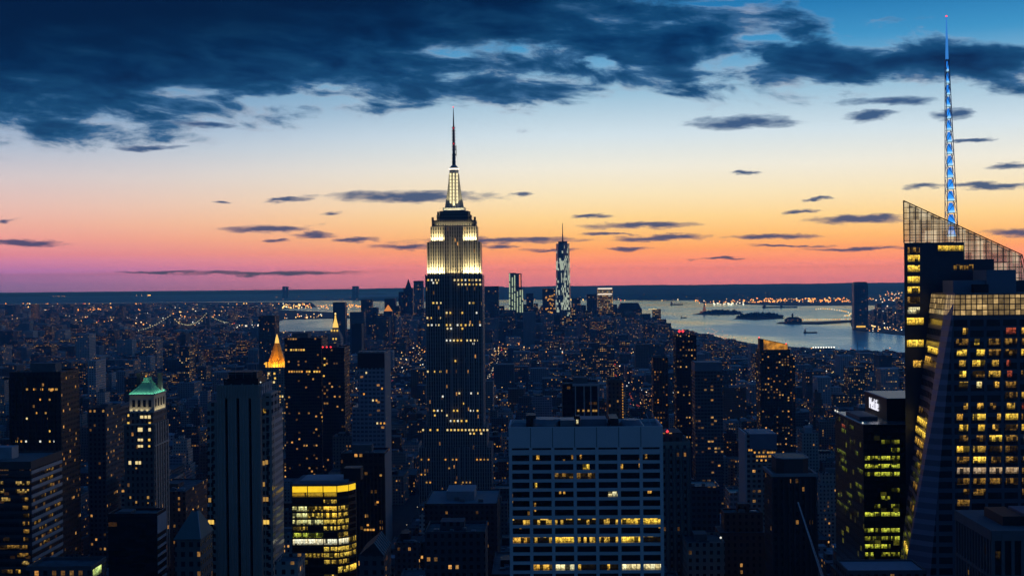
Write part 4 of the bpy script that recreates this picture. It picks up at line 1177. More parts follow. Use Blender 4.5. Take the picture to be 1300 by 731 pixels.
# ---- striped office block at the left edge (Y = 600)
def striped_block():
    Y = 600
    X1 = P(39, 586, Y).x; X0 = P(-40, 586, Y).x; D = 39
    zt = P(39, 585.5, Y).z
    t = thing('striped_office_block', ((X0 + X1) / 2, Y + D / 2, 0), 'broad office block with pale horizontal stripes and scattered yellow windows', 'office block')
    gl = facade('teal_glass', (.02, .028, .034), 2.4, 3.66, .9, .8, p=.05, band=.0, strength=.2, glass=(.014, .022, .028), rough=.3)
    MB().box(X0, X1, Y, Y + D, 0, zt - 1.6).build('wall', gl, t)
    pale = solid('pale_spandrel', (.42, .44, .46), .7, vary=.12); dk = solid('dark_spandrel', (.06, .07, .08), .7)
    top = solid('brown_fascia', (.10, .085, .08), .8)
    q = MB(); q.box(X0, X1 + .2, Y - .25, Y + .4, zt - 3.6, zt); q.box(X1 - .5, X1 + .2, Y + .4, Y + D, zt - 3.6, zt); q.box(X0, X1 - .5, Y + D - .5, Y + D, zt - 3.6, zt); q.build('fascia', top, t)
    for i in range(18):
        z = zt - 5.2 - i * 3.66
        q = MB(); q.box(X1 + .003, X1 + .25, Y + .3, Y + D - .2, z - .75, z + .75, 0, True); q.build('side_spandrel', pale, t)
        q = MB(); q.box(X0, X1 - .02, Y - .2, Y - .003, z - .7, z + .7, 0, True); q.build('spandrel', dk, t)
    for i in range(3):
        q = MB(); z = zt - 4.4 - i * 2.0; q.box(X0, X1 - .05, Y - .3, Y - .203, z - .5, z + .3, 0, True); q.build('spandrel', top, t)
    rnd = random.Random(8)
    for py, segs in ((613, [(0, 4, 0), (20, 38, 0)]), (623, [(0, 5, 0), (20, 37, 0)]), (633.5, [(2, 13, 0), (28, 36, 3)]), (644, [(29, 37, 3)]), (654, [(30, 37, 3)]), (664, [(29, 37, 3)]), (674, [(30, 37, 3)]), (684, [(30, 37, 3), (5, 12, 3)]), (694, [(0, 35, 3)]), (704, [(22, 36, 3)]), (714, [(28, 37, 0)]), (725, [(2, 16, 3), (20, 26, 1)])):
        for a, b_, mi in segs:
            q = P((a + b_) / 2, py + 2.4, Y - .2); window(t, q.x, Y - .2, q.z, (b_ - a) * .36, 1.75, LIT[mi] if mi != 0 else lit('window_light_warm_patchy', (1, .6, .14), .5, 1.1, .6, .1, .03))
    for i in range(22):
        z = zt - 5.2 - rnd.randint(0, 12) * 3.66 - 2.7
        window(t, X1 + .02, Y + rnd.uniform(3, D - 4), z, rnd.uniform(3, 9), 1.5, LIT[3], 'right')
    MB().box(X0 + .5, X1 - .5, Y + .5, Y + D - .5, zt - 1.6, zt - 1.0).build('roof', ROOF, t)
    MB().box(P(-10, 580, Y + 16).x, P(15, 580, Y + 16).x, Y + 16, Y + 24, zt - 1, zt + 4.6).build('plant_room', PALEROOF, t)
    claim('the striped office block', X0, X1, Y, Y + D, zt, 731)


striped_block()


# ---- black slab with slatted flank (Y = 560)
def black_slab():
    Y = 560; X0, X1 = P(137, 655, Y).x, P(199, 655, Y).x; D = 13.5; zt = P(170, 654, Y).z
    t = thing('black_tower_block', ((X0 + X1) / 2, Y + 7, 0), 'blank black slab tower with pale slats down one flank', 'tower block')
    MB().box(X0, X1, Y, Y + D, 0, zt).build('wall', facade('black_panel', (.006, .007, .009), 4, 3.6, .9, .5, p=.006, strength=.25, rough=.5, roof=(.08, .1, .11)), t)
    parapet(t, X0, X1, Y, Y + D, zt, DARK, .9)
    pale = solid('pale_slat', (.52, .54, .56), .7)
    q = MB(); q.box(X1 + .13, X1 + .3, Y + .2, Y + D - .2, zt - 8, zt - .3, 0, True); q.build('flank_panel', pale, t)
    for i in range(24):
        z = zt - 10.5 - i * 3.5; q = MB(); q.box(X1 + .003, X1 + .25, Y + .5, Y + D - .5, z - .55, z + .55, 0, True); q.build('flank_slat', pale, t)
    MB().box(X0 + 3, X0 + 9, Y + 3, Y + 10, zt, zt + 1.2).build('plant_room', ROOF, t)
    claim('the black slab', X0, X1, Y, Y + D, zt, 731)


black_slab()


# ---- building with blazing top floor (Y = 640)
def yellow_block():
    Y = 640
    X = lambda px, y=Y: P(px, 640, y).x
    zt = P(400, 616.5, Y).z
    pts = [(X(371), Y), (X(428), Y), (X(441), Y + 4), (X(448), Y + 10), (X(451, Y + 20), Y + 24), (X(371), Y + 30)]
    t = thing('lit_office_block', (X(410), Y + 15, 0), 'office block with blazing yellow top floor and rounded corner', 'office block')
    dk = solid('bronze_panel', (.03, .032, .034), .5, vary=.2)
    MB().prism(pts, 0, zt).build('wall', dk, t)
    q = MB(); q.prism(pts, zt, zt + 1.0, 0, True, 1.01); q.build('roof', solid('roof_slate', (.12, .14, .17), .85, vary=.3), t)
    q = MB(); q.prism([(X(371) + 3, Y + 6), (X(440), Y + 6), (X(440), Y + 26), (X(371) + 3, Y + 26)], zt + 1, zt + 1.8); q.build('roof_step', PALEROOF, t)
    MB().box(X(433), X(455), Y + 9, Y + 18, zt + 1, P(440, 594, Y + 9).z).build('penthouse', DARK, t)
    blaze, n, out = newmat('blazing_floor')
    g_ = n.n.new('ShaderNodeNewGeometry').outputs['Position']; x_, y_, z_ = n.sep(g_)
    k = n.m('MULTIPLY_ADD', n.noise(g_, .35, 2)[0], .5, .75)
    principled(n, out, (.02, .02, .02, 1), .3, (1, .62, .02, 1), k); blaze.cycles.emission_sampling = 'NONE'
    q4 = lambda a, c_, zb_, zu: [(a[0], a[1], zb_), (c_[0], c_[1], zb_), (c_[0], c_[1], zu), (a[0], a[1], zu)]
    z = lambda py: P(400, py, Y).z
    bays = [(0, 1, .005, .34), (0, 1, .35, .685), (0, 1, .70, .995), (1, 2, .03, .97), (2, 3, .05, .95)]
    rowpat = [(617, 624.5, 'BBBBB'), (625.5, 630.5, 'aaa..'), (634, 639, '..d..'), (642.5, 648.5, 'pdYd.'), (651, 657, 'pyYd.'), (659.5, 665.5, 'ppyy.'), (668, 673, 'd.yd.'), (676, 682, 'gg.d.'), (684, 691, 'wwwwd'), (694, 700, '..yyd'), (702, 707.5, 'ddyyd'), (710.5, 716, 'd.dd.'), (719.5, 727, '...yY'), (729, 734, '..d..')]
    mm = {'B': blaze, 'a': lit('window_light_gold', (1, .55, .03), .45, 9, .95, .6), 'd': lit('window_light_patchy_gold', (1, .62, .08), .7, 1.0, .45, .15), 'p': lit('window_light_straw', (.95, .85, .3), 1.0, 1.0, .8, .25), 'Y': LIT[0], 'y': lit('window_light_gold_patchy', (1, .64, .08), 1.0, .9, .72, .2), 'g': lit('window_light_lime', (.8, .85, .08), .75, .9, .62, .1), 'w': lit('window_light_white', (1, .86, .5), 1.25, 1.0, .92, .5)}
    for pa, pb, pat in rowpat:
        for (i, j, u0, u1), ch in zip(bays, pat):
            mat_ = mm.get(ch, DARKGLASS)
            face_pane(t, q4(pts[i], pts[j], z(pb), z(pa)), u0, u1, 0, 1, mat_, .15)
    rb = MB()
    for f in (.0, .345, .692, 1.0):
        a = Vector((pts[0][0], pts[0][1], 0)).lerp(Vector((pts[1][0], pts[1][1], 0)), f); rb.cbox(a.x, a.y - .2, .35, .5, 0, zt)
    rb.build('mullion', dk, t)
    claim('the block with the blazing top floor', X(371), X(451), Y, Y + 30, zt, 731)


yellow_block()


# ---- gilded pyramid tower (Y = 1750) and the clock tower with the gold lantern (Y = 1950)
def pyramid_tower():
    Y = 1750
    X = lambda px, y=Y: P(px, 470, y).x
    Z = lambda py: P(350, py, Y).z
    t = thing('pyramid_tower', (X(350), Y + 15, 0), 'stone tower with glowing gold pyramid roof', 'skyscraper')
    w = facade('buff_stone', (.26, .25, .23), 3.2, 3.6, .45, .5, p=.16, strength=.8)
    b = MB(); b.box(X(338), X(366), Y, Y + 30, 0, Z(466)); b.box(X(366) + .01, X(381.5), Y + 4, Y + 34, 0, Z(491)); b.box(X(333), X(338) - .01, Y + 3, Y + 28, 0, Z(498)); b.build('wall', w, t)
    gold = solid('gilded_tile', (.72, .36, .03), .5, .2, vary=.12, scale=.3)
    mx, my = X(349.3), Y + 14.5
    b = MB(); r = [(466, 13.5), (463, 13.2), (459, 11.6), (450, 8.2), (442, 5.4), (436, 3.6)]
    b.loft([[(mx + s_ * cos(pi / 8 + pi / 4 * i), my + s_ * sin(pi / 8 + pi / 4 * i), Z(py)) for i in range(8)] for py, s_ in r], 0, True)
    py_ = b.build('gold_pyramid', gold, t)
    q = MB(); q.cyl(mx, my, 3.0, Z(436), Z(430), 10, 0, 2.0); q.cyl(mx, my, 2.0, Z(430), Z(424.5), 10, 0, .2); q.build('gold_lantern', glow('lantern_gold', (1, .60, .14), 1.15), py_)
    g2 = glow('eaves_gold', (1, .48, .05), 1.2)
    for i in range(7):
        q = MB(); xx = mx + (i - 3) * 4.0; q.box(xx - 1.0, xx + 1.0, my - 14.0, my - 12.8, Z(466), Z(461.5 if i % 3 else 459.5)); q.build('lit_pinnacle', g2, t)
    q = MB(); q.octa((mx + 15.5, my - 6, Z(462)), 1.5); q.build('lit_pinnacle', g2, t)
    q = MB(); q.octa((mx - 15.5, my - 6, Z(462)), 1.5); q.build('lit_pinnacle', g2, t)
    lamp_area('floodlight', t, (mx, my - 17, Z(465.5)), (mx, my - 6, Z(452)), 26, 1, 17000, (1, .52, .09), 140)
    lamp_spot('floodlight', t, (mx - 14, my - 14, Z(465)), (mx - 2, my, Z(446)), 15000, (1, .52, .09), 80)
    lamp_spot('floodlight', t, (mx + 14, my - 14, Z(465)), (mx + 2, my, Z(446)), 15000, (1, .52, .09), 80)
    rows_front(t, Y, [(474, [(340, 352)]), (480, [(348, 352)]), (485, [(343, 348)]), (503, [(343, 360)]), (507, [(343, 349)]), (527, [(349, 354)])], 2.6, SMALL[:2], 3.6, 2.4, .85)
    rows_front(t, Y + 4, [(517, [(367, 373)]), (523, [(366, 373)]), (527, [(366, 373)])], 2.6, SMALL[:2], 3.4, 2.6, .95)
    claim('the gold pyramid tower', X(338), X(381.5), Y, Y + 34, Z(466), 560)


pyramid_tower()


def clock_tower():
    Y = 1950
    X = lambda px: P(px, 430, Y).x
    Z = lambda py: P(425, py, Y).z
    t = thing('clock_tower', (X(425), Y + 12, 0), 'tall pale campanile tower with a glowing gold lantern', 'clock tower')
    w = facade('campanile_marble', (.34, .34, .35), 2.8, 3.8, .4, .5, p=.06, strength=.7)
    mx, my = X(424.5), Y + 12
    MB().cbox(mx, my, 19, 24, 0, Z(429)).build('shaft', w, t)
    b = MB(); b.prism([(mx - 9.5, my - 12), (mx + 9.5, my - 12), (mx + 9.5, my + 12), (mx - 9.5, my + 12)], Z(429), Z(416), 0, True, .35); b.build('pyramid_roof', solid('campanile_roof', (.24, .25, .26), .8), t)
    gl_ = glow('lantern_gold', (1, .60, .14), 1.15)
    q = MB(); q.cyl(mx, my, 4.4, Z(416), Z(411), 8, 0, 3.6); q.cyl(mx, my, 3.2, Z(411), Z(405), 8, 0, 1.6); q.cyl(mx, my, 1.3, Z(405), Z(400), 8, 0, .9); q.build('lantern', gl_, t)
    q = MB(); q.octa((mx, my, Z(398.3)), 1.5); q.build('lantern_tip', glow('tip_gold', (1, .78, .3), 1.6), t)
    rows_front(t, Y, [(419.5, [(420, 428)]), (430, [(422, 427)]), (436, [(424, 427)])], 2.4, SMALL[:1], 3.6, 2, 1)
    claim('the gold-lantern clock tower', mx - 9.5, mx + 9.5, Y, Y + 24, Z(416), 470)


clock_tower()
# ------------------------------------------------------------------ further named buildings
FB = lambda *a, **k: facade(*a, **k)
brown = FB('brown_glass', (.035, .025, .022), 3.0, 3.7, .6, .5, p=.045, strength=.7, rough=.6)
blackbrown = FB('black_brown', (.022, .016, .016), 2.8, 3.7, .7, .5, p=.05, strength=.7, rough=.5)
bluegrey = FB('blue_grey_glass', (.27, .30, .35), 3.6, 3.7, .7, .5, p=.03, strength=.55, rough=.4, glass=(.11, .14, .18))
teal = FB('teal_slab', (.06, .085, .10), 3.2, 3.7, .6, .5, p=.05, strength=.6, rough=.5)
brick = FB('red_brick', (.17, .10, .08), 3.0, 3.3, .38, .5, p=.06, strength=.7)
brownstone = FB('brown_stone', (.19, .15, .135), 3.2, 3.4, .4, .5, p=.05, strength=.7)
greyst = FB('grey_limestone', (.34, .315, .285), 3.2, 3.5, .42, .5, p=.05, strength=.7)
palest = FB('pale_limestone', (.5, .47, .43), 3.2, 3.6, .4, .5, p=.04, strength=.6)
concr = FB('dull_concrete', (.27, .26, .24), 3.6, 3.4, .55, .5, p=.06, strength=.7)
darkst = FB('dark_stone', (.10, .105, .115), 3.2, 3.5, .45, .5, p=.06, strength=.75)
aptm = FB('apartment_brick', (.09, .07, .065), 3.4, 3.0, .42, .5, p=.14, strength=.8, tint='amber')
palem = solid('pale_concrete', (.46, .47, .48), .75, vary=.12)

# dark tower behind the striped block
t, x0, x1, zt = tower('brown_tower', 'dark brown tower rising behind the striped office block', 12, 77, 474, 900, 36, brown, short='the dark brown tower')
for i in range(9):
    q = MB(); xx = x0 + (x1 - x0) * i / 8; q.box(xx - .35, xx + .35, 899.3, 899.997, 0, zt - 3); q.build('pier', solid('brown_pier', (.06, .042, .036), .7), t)
rows_front(t, 900, [(494, [(33, 72)])], 2.6, [SMALL[2], SMALL[4]], 4.6, 3.4, .8)
rows_front(t, 900, [(507, [(50, 68)]), (524, [(45, 68)]), (531, [(33, 38), (60, 66)]), (547, [(62, 66)]), (560, [(20, 70)])], 2.4, SMALL, 6, 2.2, .5)
# pair of slabs near the green roof
tower('office_slab', 'dark slab with an amber lit row near its top beside the green-roofed tower', 111, 134, 519, 960, 34, darkst, 'office tower', short='the small dark slab')
t, x0, x1, zt = tower('office_slab', 'teal sided slab standing just before the green-roofed tower', 135, 149, 520, 1010, 60, teal, 'office tower', hero=False)
rows_front(t, 1010, [(530, [(137, 148)])], 2.2, SMALL[2:3], 4, 2.4, .8)
# dark twin towers behind the gold pyramid
t, x0, x1, zt = tower('dark_office_tower', 'very dark tower with one long lit row between gold pyramid and clock tower', 361, 408, 430, 1500, 45, blackbrown, keep=600, short='the very dark tower')
rows_front(t, 1500, [(444, [(362, 387)]), (471.5, [(366, 406)]), (481, [(390, 404)]), (529, [(408, 411)]), (534, [(409, 412)])], 2.3, [SMALL[2], SMALL[4], SMALL[0]], 3.2, 2.4, .8)
t, x0, x1, zt = tower('dark_office_tower', 'narrow brown tower with red lamps on its top, next to the clock tower', 408.5, 437, 442, 1460, 40, blackbrown, keep=600, hero=False)
for px in (410, 415, 420): q = MB(); q.octa((P(px, 439, 1460).x, 1459, zt + 1.5), 1.1); q.build('beacon', RED, t)
rows_front(t, 1460, [(455, [(411, 414)]), (459, [(411, 414)]), (463, [(411, 414)]), (470, [(410, 413)]), (477, [(410, 413)])], 2, SMALL[:1], 3.5, 2.2, .8)
# blue-grey slab, western glow on its flank put into pale piers
t, x0, x1, zt = tower('glass_slab_tower', 'blue-grey glass slab tower with dark top band and pale bright flank', 454, 488, 448, 1150, 44, bluegrey, keep=575, short='the blue-grey slab', pent=False)
q = MB(); q.box(x0 - .1, x1, 1149.5, 1149.99, zt - 13, zt); q.build('dark_band', solid('band_brown', (.06, .045, .045), .7), t)
for i in range(12):
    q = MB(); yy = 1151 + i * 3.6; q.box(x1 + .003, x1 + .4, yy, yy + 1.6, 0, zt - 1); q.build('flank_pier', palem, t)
MB().box(P(446.5, 515, 1150).x, x0 - .01, 1151, 1185, 0, P(450, 517, 1150).z).build('wing', bluegrey, t)
rows_front(t, 1150, [(473, [(464, 468)]), (482, [(483, 486)]), (493, [(484, 487)]), (496, [(472, 476)]), (500, [(461, 465)]), (508, [(468, 481)]), (537, [(478, 488)])], 2.4, [SMALL[2], SMALL[1]], 4.5, 2, .9)
# brown ribbed building with the pale edge
t, x0, x1, zt = tower('ribbed_office_tower', 'brown ribbed office tower right behind the blazing top floor block', 433, 488, 577, 800, 26, brown, keep=731, short='the brown ribbed tower')
for i in range(13):
    q = MB(); xx = x0 + (x1 - x0) * i / 12; q.box(xx - .35, xx + .35, 799.2, 799.997, 0, zt - (14 if i % 3 else 8)); q.build('rib', solid('russet_rib', (.12, .07, .055), .8), t)
for i in range(8):
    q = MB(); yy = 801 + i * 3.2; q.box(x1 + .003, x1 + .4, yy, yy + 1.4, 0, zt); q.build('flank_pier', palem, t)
rows_front(t, 799.1, [(603, [(482, 487)]), (637, [(478, 482)]), (666, [(462, 470)]), (672, [(462, 476)])], 2.4, [SMALL[2], SMALL[4]], 3.6, 2.8, .9)
# gabled building in front of it
Y = 500; a, b_ = P(455, 705, Y), P(487, 705, Y)
t = thing('gabled_building', ((a.x + b_.x) / 2, Y + 12, 0), 'small building with steep dark gable and pale ribbed slope', 'building')
MB().box(a.x, b_.x, Y, Y + 24, 0, a.z).build('wall', darkst, t)
zr = P(474, 689, Y).z; mx = (a.x + b_.x) / 2 + 1
q = MB(); q.loft([[(a.x, Y, a.z), (b_.x, Y, a.z), (b_.x, Y + 24, a.z), (a.x, Y + 24, a.z)], [(mx - .1, Y, zr), (mx + .1, Y, zr), (mx + .1, Y + 24, zr), (mx - .1, Y + 24, zr)]]); q.build('gable_roof', solid('dark_slate', (.035, .04, .045), .7), t)
for i in range(7):
    yy = Y + .6 + i * 3.6; q = MB(); q.bar((mx + .2, yy, zr + .1), (b_.x + .15, yy, a.z + .1), .28); q.build('slope_rib', palem, t)
claim('the steep gabled building', a.x, b_.x, Y, Y + 24, zr, 731)
# wide low block in front of the mast tower
t, x0, x1, zt = tower('low_office_block', 'wide flat roofed block standing at the foot of the floodlit mast tower', 539, 631, 641, 825, 56, FB('dark_stone_quiet', (.06, .065, .07), 3.2, 3.5, .45, .5, p=.02, strength=.5), 'office block', keep=668, roofm=PALEROOF, short='the wide flat block')
q = MB(); q.box(x0 + .6, x1 - .6, 825.6, 880.4, zt + .004, zt + .3); q.build('roof', solid('pale_blue_roof', (.20, .25, .28), .8, vary=.3, scale=.2), t)
# hip roofed teal building
Y = 480; a, b_ = P(222, 684, Y), P(254, 684, Y)
t = thing('hip_roofed_building', ((a.x + b_.x) / 2, Y + 9, 0), 'building with teal hipped roof between black slab and slot tower', 'building')
MB().box(a.x, b_.x, Y, Y + 18, 0, a.z).build('wall', FB('hip_stone', (.12, .125, .125), 3, 3.6, .5, .5, p=.12, strength=.4), t)
zr = P(242, 653, Y).z; mx, my = a.x * .4 + b_.x * .6, Y + 8
q = MB(); q.loft([[(a.x - .4, Y - .4, a.z), (b_.x + .4, Y - .4, a.z), (b_.x + .4, Y + 18.4, a.z), (a.x - .4, Y + 18.4, a.z)], [(mx - 1.2, my - 1.5, zr), (mx + 1.2, my - 1.5, zr), (mx + 1.2, my + 1.5, zr), (mx - 1.2, my + 1.5, zr)]]); q.build('hip_roof', solid('teal_copper', (.09, .17, .17), .7), t)
q = MB(); q.cyl(mx, my, .9, zr, zr + 1.2, 8, 0, .2); q.build('finial', DARK, t)
q = MB(); q.octa((mx - .6, my - 1, zr + .8), .3); q.build('roof_lamp', SMALL[2], t)
q = MB(); q.bar((b_.x + .3, Y - .3, a.z + .1), (mx + 1.2, my - 1.4, zr + .1), .2); q.build('hip_ridge', palem, t)
claim('the teal hip roof', a.x, b_.x, Y, Y + 18, zr, 731)
# dark block framed by white uprights
t, x0, x1, zt = tower('framed_dark_tower', 'dark tower framed by slim white uprights, just behind the white grid block', 714, 760, 489, 900, 34, FB('framed_dark', (.02, .022, .026), 3, 3.6, .7, .5, p=.02, strength=.5), keep=540, short='the white-framed dark tower')
for px in (730.5, 741.5, 750, 759.3): q = MB(); xx = P(px, 500, 900).x; q.box(xx - .35, xx + .35, 899.2, 899.997, 0, zt + .6); q.build('upright', palem, t)
q = MB(); q.box(P(727, 500, 900).x, x1 + .3, 899.1, 899.99, zt - .4, zt + 1.2, 0, True); q.build('cornice', palem, t)
rows_front(t, 899.15, [(521, [(733, 758)])], 2.4, SMALL[4:], 3.2, 2.6, .85)
# block with a string of orange lamps
t, x0, x1, zt = tower('brick_tower', 'brick tower with a vertical string of orange lamps on its corner', 772, 790, 484, 1000, 30, brick, keep=540, short='the brick tower with orange lamps')
for i in range(16): q = MB(); q.octa((x1 + .2, 999.7, zt - 2 - i * 2.1), .55); q.build('corner_lamp', SMALL[2], t)
# ribbed tower to the right of the grid block
t, x0, x1, zt = tower('ribbed_stone_tower', 'ribbed stone tower with a red roof beacon, touching the white grid block', 836, 876, 563, 620, 26, greyst, keep=731, short='the ribbed stone tower')
MB().box(x0 + 2, P(866, 548, 622).x, 622, 640, zt, P(850, 549, 622).z).build('upper_block', darkst, t)
for i in range(10):
    q = MB(); xx = x0 + (x1 - x0) * i / 9; q.box(xx - .3, xx + .3, 619.3, 619.997, 0, zt - 2); q.build('rib', solid('dim_rib', (.13, .13, .14), .8), t)
q = MB(); q.octa((P(847, 547, 622).x, 621, P(847, 547, 622).z), .75); q.build('beacon', RED, t)
# tall dark tower with the red beacon
t, x0, x1, zt = tower('beacon_tower', 'tall near-black residential tower topped by a red beacon', 858, 884, 427, 1500, 32, FB('residential_dark', (.03, .025, .028), 3.2, 3.2, .45, .5, p=.11, strength=.8), keep=560, short='the tall beacon tower')
for dx_ in (2, 6): q = MB(); q.octa((x0 + dx_ + 2, 1500, zt + 6), 1.7); q.build('beacon', RED, t)
t, x0, x1, zt = tower('apartment_tower', 'slim dark apartment tower between brick towers and the beacon tower', 829, 848, 455, 1560, 26, aptm, 'apartment tower', keep=560, hero=False)
t, x0, x1, zt = tower('glass_slab_tower', 'pale-topped grey glass slab next to the beacon tower', 882, 917, 461, 1380, 30, FB('dim_grey_glass', (.085, .10, .115), 3.4, 3.6, .75, .5, p=.09, strength=.6, rough=.45, glass=(.035, .045, .055)), keep=600, short='the pale-topped glass slab', pent=False)
q = MB(); q.box(x0 - .1, x1 + .1, 1379.6, 1410.1, zt - 8, zt + 1); q.build('top_band', solid('band_slate', (.17, .2, .24), .6), t)
# tower with the glowing sloped crown
Y = 1500; a, b_ = P(965, 446, Y), P(1003, 446, Y)
t = thing('glowing_crown_tower', ((a.x + b_.x) / 2, Y + 15, 0), 'dark apartment tower with a sloped crown glowing orange', 'apartment tower')
MB().box(a.x, b_.x, Y, Y + 30, 0, a.z).build('wall', FB('crown_tower', (.05, .04, .04), 3.2, 3.1, .5, .5, p=.14, strength=.85), t)
MB().box(b_.x + .01, P(1010, 446, Y).x, Y + 3, Y + 28, 0, P(1008, 452, Y).z).build('wing', aptm, t)
zl, zr = P(965, 430, Y).z, P(1003, 438, Y).z
og, n, out = newmat('crown_orange')
g_ = n.n.new('ShaderNodeNewGeometry').outputs['Position']
principled(n, out, (.3, .2, .1, 1), .6, (1, .40, .04, 1), n.m('MULTIPLY', n.mr(n.noise(g_, .18, 3)[0], .3, .7, .15, 1.0), .75)); og.cycles.emission_sampling = 'NONE'
crs = solid('crown_metal', (.12, .08, .06), .6)
q = MB(); q.face([(a.x, Y + 14, a.z), (b_.x, Y + 14, a.z), (b_.x, Y + 14, zr), (a.x, Y + 14, zl)]); q.face([(a.x, Y + 15, a.z), (a.x, Y + 15, zl), (b_.x, Y + 15, zr), (b_.x, Y + 15, a.z)]); q.face([(a.x, Y + 14, zl), (b_.x, Y + 14, zr), (b_.x, Y + 15, zr), (a.x, Y + 15, zl)])
q.build('lit_crown', og, t)
q = MB(); q.box(a.x, a.x + 4, Y + .3, Y + 13.9, a.z, zl - .5); q.bar((a.x, Y + 13.6, zl), (b_.x, Y + 13.6, zr), .5); q.build('crown_frame', crs, t)
for x_, z_ in ((a.x + 1, zl), (b_.x - 2, zr)): q = MB(); q.octa((x_, Y + 13, z_ + 1), .9); q.build('beacon', RED, t)
parapet(t, a.x, b_.x, Y, Y + 30, a.z, crs, 2)
claim('the orange-crowned tower', a.x, b_.x, Y, Y + 30, zl, 590)
# bluish screen topped building
t, x0, x1, zt = tower('screen_topped_office', 'office building topped by a tall blue-grey screen with lit rows below', 946, 986, 553, 900, 30, concr, 'office building', keep=600, short='the blue-screened office', pent=False)
q = MB(); q.box(x0 + 3, x1, 899.4, 930.3, zt - 9, zt + 1.4); q.build('top_screen', solid('screen_blue', (.14, .20, .27), .6), t)
q = MB(); q.box(x0 - .2, x0 + 1, 899.3, 930.3, 0, zt + 2); q.build('pale_edge', palem, t)
rows_front(t, 900, [(574, [(957, 984)]), (579, [(960, 985)]), (584, [(960, 985)]), (571, [(950, 958)])], 2.2, [SMALL[4], SMALL[2]], 2.8, 2.2, .75)
# brown tower with the rounded rooftop drum
Y = 560; a, b_ = P(981, 603, Y), P(1036, 603, Y)
t = thing('drum_topped_tower', ((a.x + b_.x) / 2, Y + 12, 0), 'brown ribbed tower with eight-sided rooftop drum and pale cornices', 'office tower')
MB().box(a.x, b_.x, Y, Y + 22, 0, a.z).build('wall', FB('dark_russet', (.055, .045, .045), 3.0, 3.5, .42, .5, p=.035, strength=.6), t)
zr = P(1008, 583, Y).z; mx, my = (P(988, 590, Y).x + P(1029, 590, Y).x) / 2, Y + 11
oct_ = [(mx - 6.8, my - 6), (mx - 4, my - 8.6), (mx + 4, my - 8.6), (mx + 6.8, my - 6), (mx + 6.8, my + 6), (mx + 4, my + 8.6), (mx - 4, my + 8.6), (mx - 6.8, my + 6)]
q = MB(); q.prism(oct_, a.z, zr); dr = q.build('roof_drum', solid('russet_drum', (.09, .07, .07), .8), t)
q = MB()
for i in range(8): p0, p1 = oct_[i], oct_[(i + 1) % 8]; q.bar((p0[0], p0[1], zr + .1), (p1[0], p1[1], zr + .1), .28)
q.build('drum_rim', palem, dr)
q = MB(); q.prism(oct_, zr + .004, zr + .2, 0, True, .9); q.build('drum_well', DARK, dr)
parapet(t, a.x, b_.x, Y, Y + 22, a.z, solid('dim_cornice', (.3, .3, .31), .8), .7, .5, .6)
for i in range(9):
    q = MB(); xx = a.x + (b_.x - a.x) * i / 8; q.box(xx - .4, xx + .4, Y - .45, Y - .003, 0, a.z - 1.5); q.build('rib', solid('russet_dark_rib', (.07, .055, .055), .8), t)
claim('the drum-topped brown tower', a.x, b_.x, Y, Y + 22, zr, 731)
# finned stone block in the corner
Y = 420; X0 = P(1260, 673, Y).x; X1 = X0 + 40; zt = P(1260, 673, Y).z; D = 37
t = thing('finned_block', (X0 + 20, Y + 18, 0), 'dark block with tall stone fins and blue rooftop plant, under the glass skyscraper', 'office block')
MB().box(X0, X1, Y, Y + D, 0, zt - 1).build('wall', solid('fin_dark', (.012, .013, .016), .35), t)
fin = solid('fin_stone', (.15, .155, .165), .8)
q = MB(); q.box(X0 - .5, X1, Y - .5, Y + D, zt - 3.2, zt); q.build('frieze', fin, t)
for z in (zt - 15.5, zt - 29): q = MB(); q.box(X0 - .45, X1, Y - .45, Y + .3, z, z + 1.3, 0, True); q.box(X0 - .45, X0 + .3, Y + .3, Y + D, z, z + 1.3, 0, True); q.build('belt_course', fin, t)
for i in range(14): q = MB(); xx = X0 + i * 3.1; q.box(xx - .5, xx + .55, Y - .55, Y - .003, 0, zt - .2); q.build('fin', fin, t)
for i in range(13): q = MB(); yy = Y + 1.0 + i * 2.85; q.box(X0 - .55, X0 - .003, yy, yy + .9, 0, zt - .2); q.build('fin', fin, t)
q = MB(); q.box(X0 + 6, X0 + 13, Y + 8, Y + 26, zt - .1, zt + 3.0); q.build('plant_room', DARK, t)
MB().box(X0 + 13.3, X0 + 20, Y + 5, Y + 24, zt - .1, zt + 3.6).build('plant_room', solid('plant_blue_dark', (.10, .14, .20), .6), t)
for y, z, m_ in ((426, -9, 3), (431, -21, 1), (437, -22, 3), (434, -25, 1), (443, -20, 3), (450, -24, 3)): window(t, X0 - .05, y, zt + z, 1.6, 2.2, LIT[m_], 'left')
for z in (-9, -22): window(t, X0 + 1.6, Y - .05, zt + z, 1.5, 2.4, LIT[3])
claim('the finned stone block', X0, X1, Y, Y + D, zt, 731)
